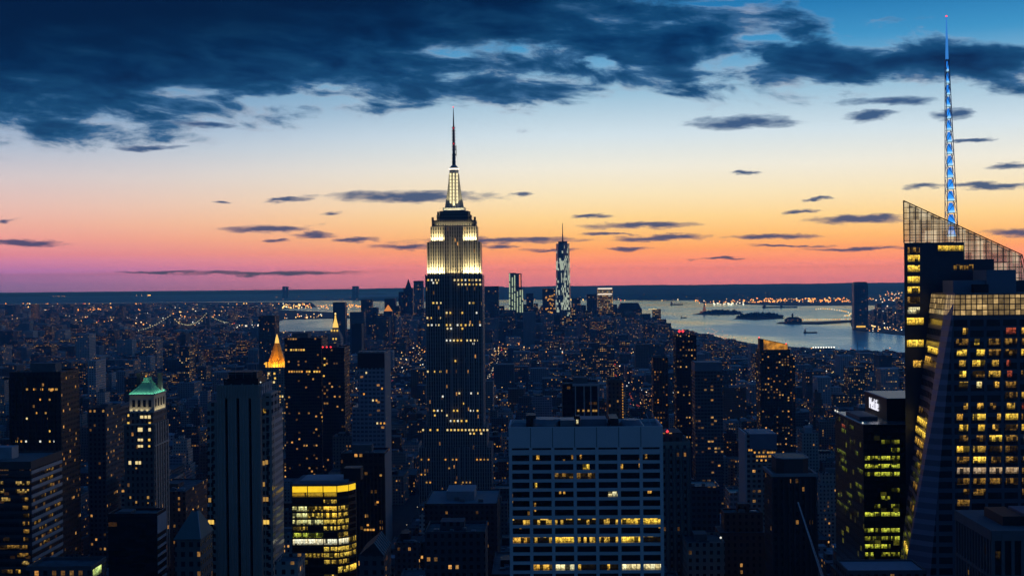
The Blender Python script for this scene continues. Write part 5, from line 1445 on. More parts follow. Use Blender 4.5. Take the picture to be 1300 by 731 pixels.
# roofs cut by the lower edge of the photo
t, x0, x1, zt = tower('pale_roofed_block', 'pale blue flat roof seen just below the dark green glass tower', 1076, 1176, 727, 520, 20, darkst, 'building', roofm=PALEROOF, short='the pale blue roof', pent=False)
q = MB(); q.box(x0 + .6, x1 - .6, 520.6, 539, zt + .004, zt + .5); q.build('roof', solid('roof_blue', (.24, .34, .42), .7), t)
t, x0, x1, zt = tower('lit_corner_block', 'flat roofed block with one greenish lit corner, at the foot of the striped block', 34, 116, 722, 470, 16, darkst, 'building', short='the block with the greenish corner', pent=False)
window(t, x1, 476, zt - 3.5, 9, 3, lit('window_light_chartreuse', (.8, .95, .25), 1.0, 1.5, .9, .4), 'right')
tower('stepped_block', 'small block with bluish roof ledge at the foot of the slot tower', 349, 378, 716, 470, 14, greyst, 'building', roofm=PALEROOF, short='the small blue ledge', pent=False)
t, x0, x1, zt = tower('stone_block', 'grey stone block with slim ribs and one white roof lamp', 872, 920, 691, 600, 24, greyst, 'office block', short='the slim-ribbed stone block')
q = MB(); q.octa((P(915, 682, 606).x, 606, P(915, 682, 606).z), .6); q.build('roof_lamp', SMALL[3], t)
# crane boom
Y = 470; a, b_ = P(1047, 731, Y), P(1013, 637, Y + 16)
t = thing('tower_crane', (a.x, Y, 0), 'long pale crane boom leaning up beside the drum-topped tower', 'crane')
q = MB(); base = Vector((a.x + 3, Y, a.z - 12))
for o in ((-.45, 0), (.45, 0), (0, .7)): q.bar(base + Vector((o[0], o[1], 0)), b_ + Vector((o[0] * .3, o[1] * .3, 0)), .10)
for i in range(28):
    f, g2 = i / 28, (i + 1) / 28
    q.bar(base.lerp(b_, f) + Vector((-.45 * (1 - f), 0, 0)), base.lerp(b_, g2) + Vector((.45 * (1 - g2), 0, 0)), .06)
q.build('boom', solid('crane_white', (.62, .64, .66), .5), t)
q = MB(); q.cbox(base.x, base.y, 2.2, 2.2, 0, base.z); q.build('mast', DARK, t)
FOOT.append((base.x - 4, base.x + 4, Y - 4, Y + 4))

# ------------------------------------------------------------------ downtown and the far shores
farA = FB('far_dark_stone', (.06, .065, .075), 9, 8, .4, .42, p=.10, strength=.75, rough=.6)
farB = FB('far_blue_glass', (.07, .10, .14), 9, 8, .5, .45, p=.05, strength=.5, rough=.4, glass=(.05, .07, .1))
farC = FB('far_lit_office', (.08, .07, .065), 8, 7, .6, .5, p=.30, strength=.6, tint='warm')
farG = FB('far_gold_office', (.16, .12, .08), 7, 6, .7, .6, p=.55, band=.3, strength=.75, tint='warm')
GR = 'far office towers of the downtown skyline'
far = lambda label, px0, px1, pyt, Y, m_, d=45, short=None, keep=430, hero=False, pent=False: tower('downtown_tower', label, px0, px1, pyt, Y, d, m_, 'skyscraper', GR, keep, short, True, None, 0, pent, False, hero)
far('far dark tower far behind gold pyramid, plain flat top', 328, 349, 402, 2700, darkst)
far('lone blue-grey slab over the river behind the clock tower', 422.5, 438, 384.5, 4600, farB)
far('stubby dark tower with stepped top right of the lone blue slab', 458, 472, 381, 5600, farA)
far('pale grey far slab below the stubby dark tower', 444, 462, 397, 4300, farB)
far('black windowless far slab in front of the pale grey slab', 446, 459, 412, 3600, solid('far_black', (.02, .022, .025), .6))
far('dark far tower behind the small orange pyramid', 488, 502, 380, 5500, farA)
t, x0, x1, zt = far('municipal tower with a small orange lit pyramid', 487, 497.5, 395.5, 4900, farA)
q = MB(); q.prism([(x0, 4900), (x1, 4900), (x1, 4930), (x0, 4930)], zt + .1, zt + 24, 0, True, .1); q.build('lit_pyramid', glow('far_orange', (1, .36, .08), .7), t)
far('stepped far tower at the left end of downtown', 506, 514, 371, 5900, farA)
t, x0, x1, zt = far('spire topped far tower left of the mast tower', 512, 524, 366, 5900, farA)
q = MB(); mx = (x0 + x1) / 2; q.prism([(x0 + 8, 5905), (x1 - 8, 5905), (x1 - 8, 5935), (x0 + 8, 5935)], zt, zt + 42, 0, True, .06); q.build('steeple', solid('far_steeple', (.07, .09, .1), .7), t)
t, x0, x1, zt = far('rounded pale far tower against the mast tower', 525, 537, 357, 5800, FB('far_pale', (.2, .21, .24), 9, 8, .45, .45, p=.12, strength=.6))
t, x0, x1, zt = far('dark broad far tower emerging from behind the mast tower', 613.5, 633, 364, 5300, farA, 50)
# pair with bright edges
lite = glow('strip_mint', (.72, .95, .72), .55)
t, x0, x1, zt = far('twin stepped far tower lit in pale green vertical strips', 646, 655, 347, 5500, farB)
t['label'] = 'twin stepped far tower edged with pale green vertical light strips'
MB().box(x1 + .2, P(664, 367, 5500).x, 5500, 5540, 0, P(660, 367, 5500).z).build('lower_wing', farB, t)
MB().box(x1 + .2, P(662, 347, 5500).x, 5510, 5535, 0, zt).build('rear_wing', farB, t)
rnd = random.Random(12)
for px, ya, yb in ((647, 347, 402), (650.5, 352, 402), (653.5, 349, 403), (657, 370, 403), (660.5, 368, 403), (663.3, 368, 403)):
    y = ya
    while y < yb:
        l = rnd.uniform(5, 16)
        q_ = P(px, min(yb, y + l), 5498); window(t, q_.x, 5498, q_.z, 4.2, l * 5500 / F, lite, d=1, name='light_strip'); y += l + rnd.uniform(.8, 2.5)
q_ = P(660, 364, 5509); window(t, q_.x, 5508, q_.z, 6, 52, glow('strip_coral', (1, .3, .2), .8), d=1, name='light_strip')
# the tallest downtown tower with the needle
Yw = 5900; a, b_ = P(705.2, 340, Yw), P(724.5, 340, Yw); zt = P(714, 309, Yw).z; mx = (a.x + b_.x) / 2; hw_ = (b_.x - a.x) / 2
t = thing('tapering_glass_tower', (mx, Yw + hw_, 0), 'tallest downtown tower, tapering chamfered glass with a needle mast', 'skyscraper')
t['group'] = GR
wtc, n, out = newmat('white_lit_glass')
g_ = n.n.new('ShaderNodeNewGeometry').outputs['Position']; x_, y_, z_ = n.sep(g_)
w = n.white(n.xyz(n.m('FLOOR', n.m('DIVIDE', n.m('ADD', x_, y_), 3.4)), n.m('FLOOR', n.m('DIVIDE', z_, 11.0)), 3.0))
w2 = n.white(n.xyz(n.m('FLOOR', n.m('DIVIDE', n.m('ADD', x_, y_), 13.0)), n.m('FLOOR', n.m('DIVIDE', z_, 60.0)), 5.0))
on = n.m('LESS_THAN', w[0], n.m('MULTIPLY', n.m('MULTIPLY_ADD', w2[0], .6, .05), n.mr(z_, 330, 370, 1.0, .12)))
principled(n, out, (.10, .14, .19, 1), .16, (.75, .92, .82, 1), n.m('MULTIPLY', on, .5), spec=.6); wtc.cycles.emission_sampling = 'NONE'
cy = Yw + hw_
sq = [(mx - hw_, cy - hw_), (mx + hw_, cy - hw_), (mx + hw_, cy + hw_), (mx - hw_, cy + hw_)]
r_ = hw_ * .98
b = MB(); base8 = [(mx - hw_, cy - hw_, 0), (mx, cy - hw_, 0), (mx + hw_, cy - hw_, 0), (mx + hw_, cy, 0), (mx + hw_, cy + hw_, 0), (mx, cy + hw_, 0), (mx - hw_, cy + hw_, 0), (mx - hw_, cy, 0)]
k_ = .62
top8 = [(mx - k_ * r_, cy - k_ * r_, zt), (mx + .1 * r_, cy - r_ * .98, zt), (mx + k_ * r_, cy - k_ * r_, zt), (mx + r_ * .9, cy, zt), (mx + k_ * r_, cy + k_ * r_, zt), (mx, cy + r_ * .98, zt), (mx - k_ * r_, cy + k_ * r_, zt), (mx - r_ * .9, cy, zt)]
b.loft([base8, top8]); b.build('shaft', wtc, t)
q = MB(); q.cyl(mx, cy, r_ * .62, zt, zt + 10, 12); q.build('crown_ring', solid('ring_dark', (.05, .04, .045), .6), t)
q = MB(); q.cyl(mx, cy, 3.6, zt + 10, P(714.5, 300, Yw).z, 8, 0, 2.6); q.cyl(mx, cy, 2.4, P(714.5, 300, Yw).z, P(714.5, 283, Yw).z, 8, 0, 1.2); q.build('needle_mast', solid('ring_dark', (.05, .04, .045), .6), t)
RAST.append((Yw, 705, 725, 283, 420))
HEROES.append((Yw, 705, 725, 283, 402, 'the tapering downtown tower'))
far('low dark slab between the green-strip tower and the gold-lit slab', 668, 677, 373, 5600, farA)
t, x0, x1, zt = far('gold-lit slab against the tapering tower', 688.5, 705, 367, 5400, farA)
for i in range(26):
    q_ = P(rnd.uniform(693, 705), rnd.uniform(370, 398), 5399); window(t, q_.x, 5399, q_.z, rnd.uniform(3, 9), 5, rnd.choice([SMALL[2], SMALL[4]]), d=1)
far('dark slab right behind the tapering tower', 725.5, 737, 379, 5700, farB)
far('dark shouldered tower left of the brightly crowned tower', 745, 758, 374, 5600, farA)
t, x0, x1, zt = far('gold glowing far tower with white lit crown lines', 758.5, 778, 366, 5700, farG)
for py in (365.5, 372.5):
    q_ = P(768, py + 1.6, 5698); window(t, q_.x, 5698, q_.z, 62, 5.5, glow('crown_white', (1, .9, .85), 1.0), d=1, name='crown_line')
t, x0, x1, zt = far('broad dome-shouldered far tower beside the water', 784, 815, 393, 5600, farC, 60)
q = MB(); q.prism([(x0, 5600), (x1, 5600), (x1, 5660), (x0, 5660)], zt, P(800, 384.5, 5600).z, 0, True, .72); q.build('domed_top', farA, t)
far('narrow far block right of the dome-shouldered tower', 816, 826, 399, 5500, farA)
t, x0, x1, zt = far('slender apartment tower with a crane, last but one before the water', 829, 839, 393, 5500, farC)
q = MB(); q.bar((x0 - 18, 5500, zt + 2), (x0 + 16, 5500, zt + 2), 1.6); q.octa((x0 - 16, 5497, zt + 2), 3); q.octa((x0 + 2, 5497, zt + 4), 2.5); q.build('roof_crane', SMALL[1], t)
far('low end block where downtown meets the water', 839.5, 846, 406, 5500, farC)
far('wide base block under the gold glowing tower', 743, 784, 397, 5450, farC)
far('wide lower block under the gold-lit slab', 672, 712, 401, 5200, farA)
far('square grey lower block before the tapering tower', 714, 733, 402, 5200, farC)
for px0, px1, py, Yf, m_, lab in ((471, 479, 391, 5300, farA, 'small dark far block left of the orange pyramid tower'), (479, 487, 399, 5000, farC, 'low lit far block touching the orange pyramid tower'), (500, 507, 389, 5400, farC, 'low lit block under the stepped towers left of the mast tower'),
                                  (633, 640, 389, 5450, farC, 'lit far block right beside the dark broad tower'), (640.5, 646, 396, 5300, farA, 'low dark block left of the green-strip twin tower'), (664.5, 668, 387, 5650, farB, 'thin bluish block squeezed right of the green-strip twin tower'),
                                  (677.5, 683, 386, 5500, farC, 'lit mid-height block left of the gold-lit slab'), (683, 688, 393, 5350, farB, 'low bluish block touching the gold-lit slab'), (737.5, 744, 388, 5600, farA, 'dark block between the slab and the shouldered tower'),
                                  (724, 731, 391, 5350, farC, 'lit block at the right foot of the tapering tower'), (778.5, 783.5, 387, 5650, farB, 'thin bluish block between the gold tower and the domed one'), (752, 760, 391, 5400, farB, 'bluish block before the dark shouldered tower'),
                                  (795, 806, 399, 5350, farA, 'dark low block in front of the dome-shouldered tower'), (846.5, 852, 411, 5300, farA, 'lowest end block on the downtown water edge'), (655, 671, 404, 5150, farA, 'wide low block at the feet of the green-strip twin tower'),
                                  (768, 775, 396, 5250, farC, 'small lit block at the foot of the gold glowing tower')):
    far(lab, px0, px1, py, Yf, m_)
# shore tower across the river
Yg = G(1092, 417.5).y
t, x0, x1, zt = tower('riverside_tower', 'lone tall dark tower standing on the far river shore', 1084, 1102, 362, Yg, 45, FB('riverside_glass', (.05, .07, .095), 9, 8, .6, .5, p=.03, strength=.4, rough=.4, glass=(.03, .045, .06)), keep=418, pent=False)
q = MB(); q.prism([(x0, Yg), (x1, Yg), (x1, Yg + 45), (x0, Yg + 45)], zt, P(1093, 357.8, Yg).z, 0, True, .82); q.build('rounded_top', farB, t)
q_ = P(1093, 415.5, Yg - 2); window(t, q_.x, Yg - 2, q_.z, 44, 8, SMALL[0], d=1, name='lobby_light')
GJ = 'far blocks on the opposite river shore'
rnd = random.Random(77)
for i, (px0, px1, py) in enumerate(((1104, 1108, 404), (1109, 1113, 394), (1113.5, 1119, 386), (1120, 1126, 397), (1127, 1133, 391), (1134, 1138, 400), (1139, 1146, 379))):
    Yj = G((px0 + px1) / 2, 416).y + i * 40
    lab = ('tiny dark block beside the lone riverside tower', 'small shore block with few lit windows, second from the riverside tower', 'taller shore block third from the riverside tower', 'squat shore block fourth from the riverside tower', 'mid height shore block fifth from the riverside tower', 'thin shore block sixth from the riverside tower', 'tall shore tower half hidden by the glass skyscraper')[i]
    tower('shore_tower', lab, px0, px1, py, Yj, 30, farA if i % 2 else farC, 'tower block', GJ, hero=False, pent=False)

# ------------------------------------------------------------------ bridges, islands, boats
def suspension(name, label, ends, towers, deck_z, top_z, lampcol, nl, w=26, tw=14):
    """ENDS and TOWERS are ground points along the bridge"""
    A, B = ends; T0, T1 = towers
    mid = (A + B) / 2
    t = thing(name, (mid.x, mid.y, 0), label, 'bridge')
    d = (B - A).normalized(); nrm = Vector((-d.y, d.x, 0))
    steel = solid('bridge_steel', (.12, .14, .16), .6)
    for T_ in (T0, T1):
        q = MB()
        for s_ in (-1, 1): c = T_ + nrm * s_ * w / 2; q.cbox(c.x, c.y, tw, tw, 0, top_z)
        for z in (top_z - 8, deck_z + 5): q.bar(T_ + nrm * w / 2 + Vector((0, 0, z)), T_ - nrm * w / 2 + Vector((0, 0, z)), tw * .4)
        q.build('bridge_tower', steel, t)
    q = MB(); q.bar(A + Vector((0, 0, deck_z)), B + Vector((0, 0, deck_z)), 4.5); q.build('deck', steel, t)
    def cable(P0, P1, z0, z1, sag, n_):
        pts = []
        for i in range(n_ + 1):
            f = i / n_; z = z0 + (z1 - z0) * f - sag * 4 * f * (1 - f); p = P0.lerp(P1, f); pts.append(Vector((p.x, p.y, z)))
        return pts
    segs = [cable(A, T0, deck_z, top_z, (top_z - deck_z) * .18, 14), cable(T0, T1, top_z, top_z, top_z - deck_z - 6, 24), cable(T1, B, top_z, deck_z, (top_z - deck_z) * .18, 14)]
    q = MB()
    for s in segs:
        for a, b_ in zip(s, s[1:]): q.bar(a, b_, 1.2)
    q.build('cable', steel, t)
    if nl:
        pts = [p for s in segs for p in s[::1]]
        for p in pts[:nl]:
            k = MB(); k.octa((p.x, p.y, p.z + 1), 2.5); k.build('cable_lamp', lampcol, t)
    return t


HEROES.append((5900, 172, 296, 404, 420, 'the river bridge'))
ve = lambda px, Y: Vector((P(px, 380, Y).x, Y, 0))
suspension('suspension_bridge', 'faint long suspension bridge across the far harbour mouth', (ve(322, 21500), ve(490, 18500)), (ve(362.5, 20800), ve(451.5, 19200)), 72, 180, None, 0, 60, 42)
suspension('suspension_bridge', 'river bridge with strings of white lamps along its cables', (Vector((P(176, 420, 6000).x, 6000, 0)), Vector((P(292, 418, 7000).x, 7000, 0))), (Vector((P(216, 415, 6350).x, 6350, 0)), Vector((P(262, 415, 6700).x, 6700, 0))), 42, 100, glow('cable_lamp_glow', (.95, .95, .6), 1.1), 54)

# statue on its island
p0 = G(894.2, 397.6)
t = thing('statue', (p0.x, p0.y, 2), 'tiny statue with raised torch on a tall pedestal on the harbour island', 'statue')
st_ = solid('pedestal_stone', (.4, .34, .3), .8); cu = solid('statue_copper', (.2, .32, .28), .7)
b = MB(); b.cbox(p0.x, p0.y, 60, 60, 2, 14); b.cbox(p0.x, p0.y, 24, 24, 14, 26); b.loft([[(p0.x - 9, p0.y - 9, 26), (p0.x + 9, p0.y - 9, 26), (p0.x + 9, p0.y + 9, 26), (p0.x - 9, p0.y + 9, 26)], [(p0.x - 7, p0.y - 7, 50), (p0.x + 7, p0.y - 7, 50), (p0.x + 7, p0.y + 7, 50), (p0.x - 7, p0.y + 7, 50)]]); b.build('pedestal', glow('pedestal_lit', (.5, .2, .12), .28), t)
b = MB(); b.cyl(p0.x, p0.y, 5.5, 50, 62, 12, 0, 4.6); b.cyl(p0.x, p0.y, 4.6, 62, 74, 12, 0, 3.8); b.cyl(p0.x, p0.y, 3.8, 74, 79, 12, 0, 1.6); b.cyl(p0.x, p0.y, 2.0, 79, 85, 10, 0, 1.7); b.build('figure', cu, t)
b = MB(); b.bar((p0.x - 3, p0.y, 77), (p0.x - 5, p0.y, 90), 1.1, 0, 8); b.build('raised_arm', cu, t)
b = MB(); b.octa((p0.x - 5, p0.y, 92), 2.6); b.build('torch', SMALL[2], t)
# lights of the island quays as lamps; the pier lamps
GP = 'lamps along the railway pier'
rnd = random.Random(3)
arc = [(1036, 395.3), (1045, 394.8), (1056, 395.6), (1066, 397), (1074, 398.8), (1080, 401.4), (1078, 404), (1070, 404.6)]
lampm = [SMALL[1], SMALL[0], SMALL[3]]


def quay_lamp(px, py, label, group, r=5.5, m_=None, h=12):
    g_ = G(px, py); z = h
    t = thing('quay_lamp', (g_.x, g_.y, 2), label, 'lamp', group)
    q = MB(); q.cyl(g_.x, g_.y, .7, 2, 2 + z, 6); q.build('post', DARK, t)
    q = MB(); q.octa((g_.x, g_.y, 2 + z + r * .6), r); q.build('lamp_head', m_ or rnd.choice(lampm), t)


for (xa, ya), (xb, yb) in zip(arc, arc[1:]):
    n_ = max(2, int(abs(xb - xa) / 2.6))
    for i in range(n_):
        f = i / n_; quay_lamp(xa + (xb - xa) * f, ya + (yb - ya) * f, 'pale yellow lamp in the curved row along the harbour causeway', 'lamps along the curved causeway', 6.5)
for i in range(26):
    px = 1014 + i * 2.6; quay_lamp(px, 409.6 - .03 * i, 'lamp in the straight row along the railway pier', GP, 4.6, rnd.choice([SMALL[1], SMALL[2], SMALL[3]]))
p0 = G(1007, 410)
t = thing('terminal_building', (p0.x, p0.y, 2), 'dark terminal with a small clock cupola at the end of the railway pier', 'terminal')
b = MB(); b.cbox(p0.x, p0.y, 90, 40, 2, 22); b.build('hall', farA, t)
b = MB(); b.loft([[(p0.x - 45, p0.y - 20, 22), (p0.x + 45, p0.y - 20, 22), (p0.x + 45, p0.y + 20, 22), (p0.x - 45, p0.y + 20, 22)], [(p0.x - 25, p0.y - 2, 34), (p0.x + 25, p0.y - 2, 34), (p0.x + 25, p0.y + 2, 34), (p0.x - 25, p0.y + 2, 34)]]); b.build('roof', DARK, t)
b = MB(); b.cbox(p0.x - 4, p0.y, 9, 9, 30, 44); b.prism([(p0.x - 9, p0.y - 5), (p0.x + 1, p0.y - 5), (p0.x + 1, p0.y + 5), (p0.x - 9, p0.y + 5)], 44, 56, 0, True, .1); b.build('cupola', DARK, t)
# lit shed on the near bank
p0 = G(1044, 447.5)
t = thing('pier_shed', (p0.x, p0.y, 2), 'long low pier shed with a row of dazzling white lamps', 'shed')
ww = 78
b = MB(); b.cbox(p0.x, p0.y, ww, 40, 2, 16); b.build('hall', solid('shed_wall', (.2, .21, .22), .7), t)
for i in range(9): q = MB(); q.octa((p0.x - ww / 2 + 4 + i * 8.8, p0.y - 20, 19), 2.9); q.build('lamp', glow('dazzle', (.95, 1, .95), 2), t)
for i in range(5): window(t, p0.x - ww / 2 + 22 + i * 6, p0.y - 20, 5, 4.4, 5, SMALL[0], d=.5)
# boats
def barge(px, py, label, L, wd, h, lampc=None):
    g_ = G(px, py, 0); t = thing('cargo_barge', (g_.x, g_.y, 0), label, 'boat')
    x, y = g_.x, g_.y
    hull = [(x - L / 2, y - wd / 2), (x + L * .42, y - wd / 2), (x + L / 2, y), (x + L * .42, y + wd / 2), (x - L / 2, y + wd / 2)]
    b = MB(); b.prism(hull, -1, h); b.build('hull', solid('barge_hull', (.04, .035, .035), .7), t)
    b = MB(); b.cbox(x - L * .4, y, L * .1, wd * .7, h, h * 2.6); b.cbox(x - L * .42, y, L * .05, wd * .5, h * 2.6, h * 3.4); b.build('wheelhouse', solid('barge_house', (.22, .18, .17), .7), t)
    q = MB(); q.cyl(x - L * .36, y, .5, h, h * 4.6, 6); q.build('mast', DARK, t)
    if lampc: q = MB(); q.octa((x - L * .4, y, h * 4.2), 1.6); q.build('lamp', lampc, t)


barge(1029, 422.6, 'dark barge with tug crossing the river, nearest boat to the pier', 62, 12, 5, SMALL[2])
barge(859, 387, 'tiny ship off the downtown shore, standing before the distant hills', 120, 20, 9)
barge(982, 390.5, 'low tanker moored off the lit far shore', 190, 26, 9)
barge(1001, 390.5, 'second low tanker, right of the first one off the far shore', 150, 26, 9)
barge(868, 403.5, 'small dark boat alone on open water before the statue island', 40, 9, 5)
# shore sheds and a slim mast on the near bank
g_ = G(1089, 448)
t = thing('harbour_crane', (g_.x, g_.y, 2), 'thin crane mast with horizontal jib standing against the river', 'crane')
b = MB(); b.cyl(g_.x, g_.y, 1.0, 2, 36, 6); b.build('mast', DARK, t)
b = MB(); b.bar((g_.x - 6, g_.y, 28), (g_.x + 20, g_.y, 25), .7); b.build('jib', DARK, t)
# ------------------------------------------------------------------ avenues
roadm = solid('asphalt', (.045, .046, .05), .85, vary=.2, scale=.1)
AVE = (-395, -142, 182, 462, 760)
for ax in AVE:
    b = MB(); b.face([(ax - 12, 200, 2.02), (ax + 12, 200, 2.02), (ax + 12, 4300, 2.02), (ax - 12, 4300, 2.02)]); struct(b.build('road', roadm))
carl = MB(); rnd = random.Random(31)
for ax in AVE:
    for i in range(330):
        y = rnd.uniform(900, 6200); s_ = rnd.choice((-1, 1))
        carl.octa((ax + s_ * rnd.uniform(2, 9), y, 3.0), y / F * .42, 0 if s_ > 0 else 1)
    for i in range(110):
        y = 700 + i * 50; carl.octa((ax + rnd.choice((-11, 11)), y, 12 + rnd.uniform(0, 14)), y / F * .42, 2)
o = carl.build('car_lights', [glow('tail_red', (1, .12, .05), 1.0), glow('head_white', (1, .85, .6), 1.2), glow('sodium', (1, .5, .12), 1.2)]); o['kind'] = 'stuff'
o['label'] = 'red and white car lights strung along the avenues'

# ------------------------------------------------------------------ the ordinary blocks of the city
rnd = random.Random(2024)


def cap_y(px, Y):
    """highest line (photo pixel) that an ordinary roof may reach"""
    pts = [(-200, 398), (0, 400), (330, 412), (350, 423), (425, 423), (450, 410), (500, 396), (540, 384), (600, 386), (640, 394), (680, 386), (740, 390), (800, 392), (830, 402), (845, 412), (862, 421), (890, 424), (915, 434), (960, 440), (1050, 448.5), (1143, 450), (1400, 452)]
    for a, b_ in zip(pts, pts[1:]):
        if a[0] <= px <= b_[0]: return a[1] + (b_[1] - a[1]) * (px - a[0]) / (b_[0] - a[0])
    return 430


def roof_limit(x0, x1, Y, D):
    """lowest pixel row that this footprint has to stay under"""
    l, r = proj((x0, Y, 40))[0], proj((x1, Y, 40))[0]
    lim = cap_y((l + r) / 2, Y)
    for hY, a, b_, top, keep, _ in HEROES:
        if hY > Y and a < r and b_ > l: lim = max(lim, keep)
    return lim, l, r


KINDS = [('dark_building', darkst, 'dark stone', 3), ('brown_building', brownstone, 'brownish stone', 3), ('brick_building', brick, 'dim brick', 3), ('grey_building', greyst, 'grey stone', 4), ('pale_building', palest, 'pale stone', 3),
         ('concrete_building', concr, 'dull concrete', 3), ('apartment_building', aptm, 'dark apartment', 3), ('glass_building', bluegrey, 'blue-grey glass', 2), ('teal_building', teal, 'greenish dark', 1)]
WT = [k[3] for k in KINDS]
cand = []
Y = 560.0
while Y < 2300:
    half = .46 * Y + 40
    x = -half + rnd.uniform(0, 20)
    deep = rnd.uniform(48, 58)
    while x < half:
        w_ = rnd.uniform(16, 40) if Y > 1000 else rnd.uniform(20, 46)
        if any(a - 14 < x + w_ and x < a + 14 for a in AVE): x += 10; continue
        parts_ = [(Y, deep * .48), (Y + deep * .52, deep * .48)] if rnd.random() < .55 else [(Y, deep)]
        for yy, dd in parts_:
            x0, x1 = x + rnd.uniform(0, 2), x + w_ - .4
            if any(f[0] < x1 and f[1] > x0 and f[2] < yy + dd and f[3] > yy for f in FOOT): continue
            lim, l, r = roof_limit(x0, x1, yy, dd)
            if r < -10 or l > 1310: continue
            h_ = min(rnd.lognormvariate(3.72 if Y < 1500 else 3.5, .45), 125)
            if Y < 830: h_ = min(rnd.lognormvariate(4.5, .35), 168)
            zmax = min(P((l + r) / 2, lim + rnd.uniform(2, 26), yy).z, 178)
            h_ = min(h_, zmax)
            if h_ < 9: continue
            # roofs of the near rows have to reach up into the picture at all
            cand.append([yy, x0, x1, dd, h_, l, r])
        x += w_
    Y += deep + 20

# which of them can be seen (painter's test on a coarse pixel grid, photo pixels / 2)
GW, GH = 650, 366
zb = [[1e9] * GW for _ in range(GH)]
own = [[-1] * GW for _ in range(GH)]
items = [(r_[0], r_[1], r_[2], r_[3], r_[4], -2) for r_ in RAST]
for i, c_ in enumerate(cand):
    yy, x0, x1, dd, h_, l, r = c_
    q0, q1 = proj((x0, yy + dd, h_)), proj((x1, yy + dd, h_))
    top_b = min(q0[1], q1[1])
    items.append((yy, min(l, q0[0]), max(r, q1[0]), top_b, 760, i))
for yy, l, r, t_, b_, i in sorted(items):
    for gy in range(max(0, int(t_ / 2)), GH):
        row, orow = zb[gy], own[gy]
        for gx in range(max(0, int(l / 2)), min(GW, int(r / 2) + 1)):
            if row[gx] > yy: row[gx] = yy; orow[gx] = i
cnt = {}
for orow in own:
    for i in orow:
        if i >= 0: cnt[i] = cnt.get(i, 0) + 1
order = sorted((i for i in cnt if cnt[i] >= 14), key=lambda i: -cnt[i])
single = set(order[:285])

ORD = 'first second third fourth fifth sixth seventh eighth ninth tenth eleventh twelfth thirteenth fourteenth fifteenth sixteenth seventeenth eighteenth nineteenth twentieth'.split()
groups = {}
built = {}
for i in order[:285]:
    yy, x0, x1, dd, h_, l, r = cand[i]
    cx = (l + r) / 2; ty = proj(((x0 + x1) / 2, yy, h_))[1]
    best = None
    for hY, a, b_, top, keep, short in HEROES:
        gap = 0 if a <= cx <= b_ else min(abs(cx - a), abs(cx - b_))
        rel = ('in front of' if yy < hY else 'behind') if gap == 0 else ('left of' if cx < a else 'right of')
        sc = gap + max(0, top - ty) * .5 + abs(hY - yy) * .03
        n_in = len(groups.get((short, rel), []))
        sc += 22 * n_in + (600 if n_in >= 19 else 0)
        if best is None or sc < best[0]: best = (sc, short, rel, gap, ty)
    groups.setdefault((best[1], best[2]), []).append((best[3] + max(0, best[4] - 430) * .25, i))
rank = {}
for (short, rel), lst in groups.items():
    for k, (_, i) in enumerate(sorted(lst)): rank[i] = (ORD[k] if k < 20 else 'outermost', rel, short)

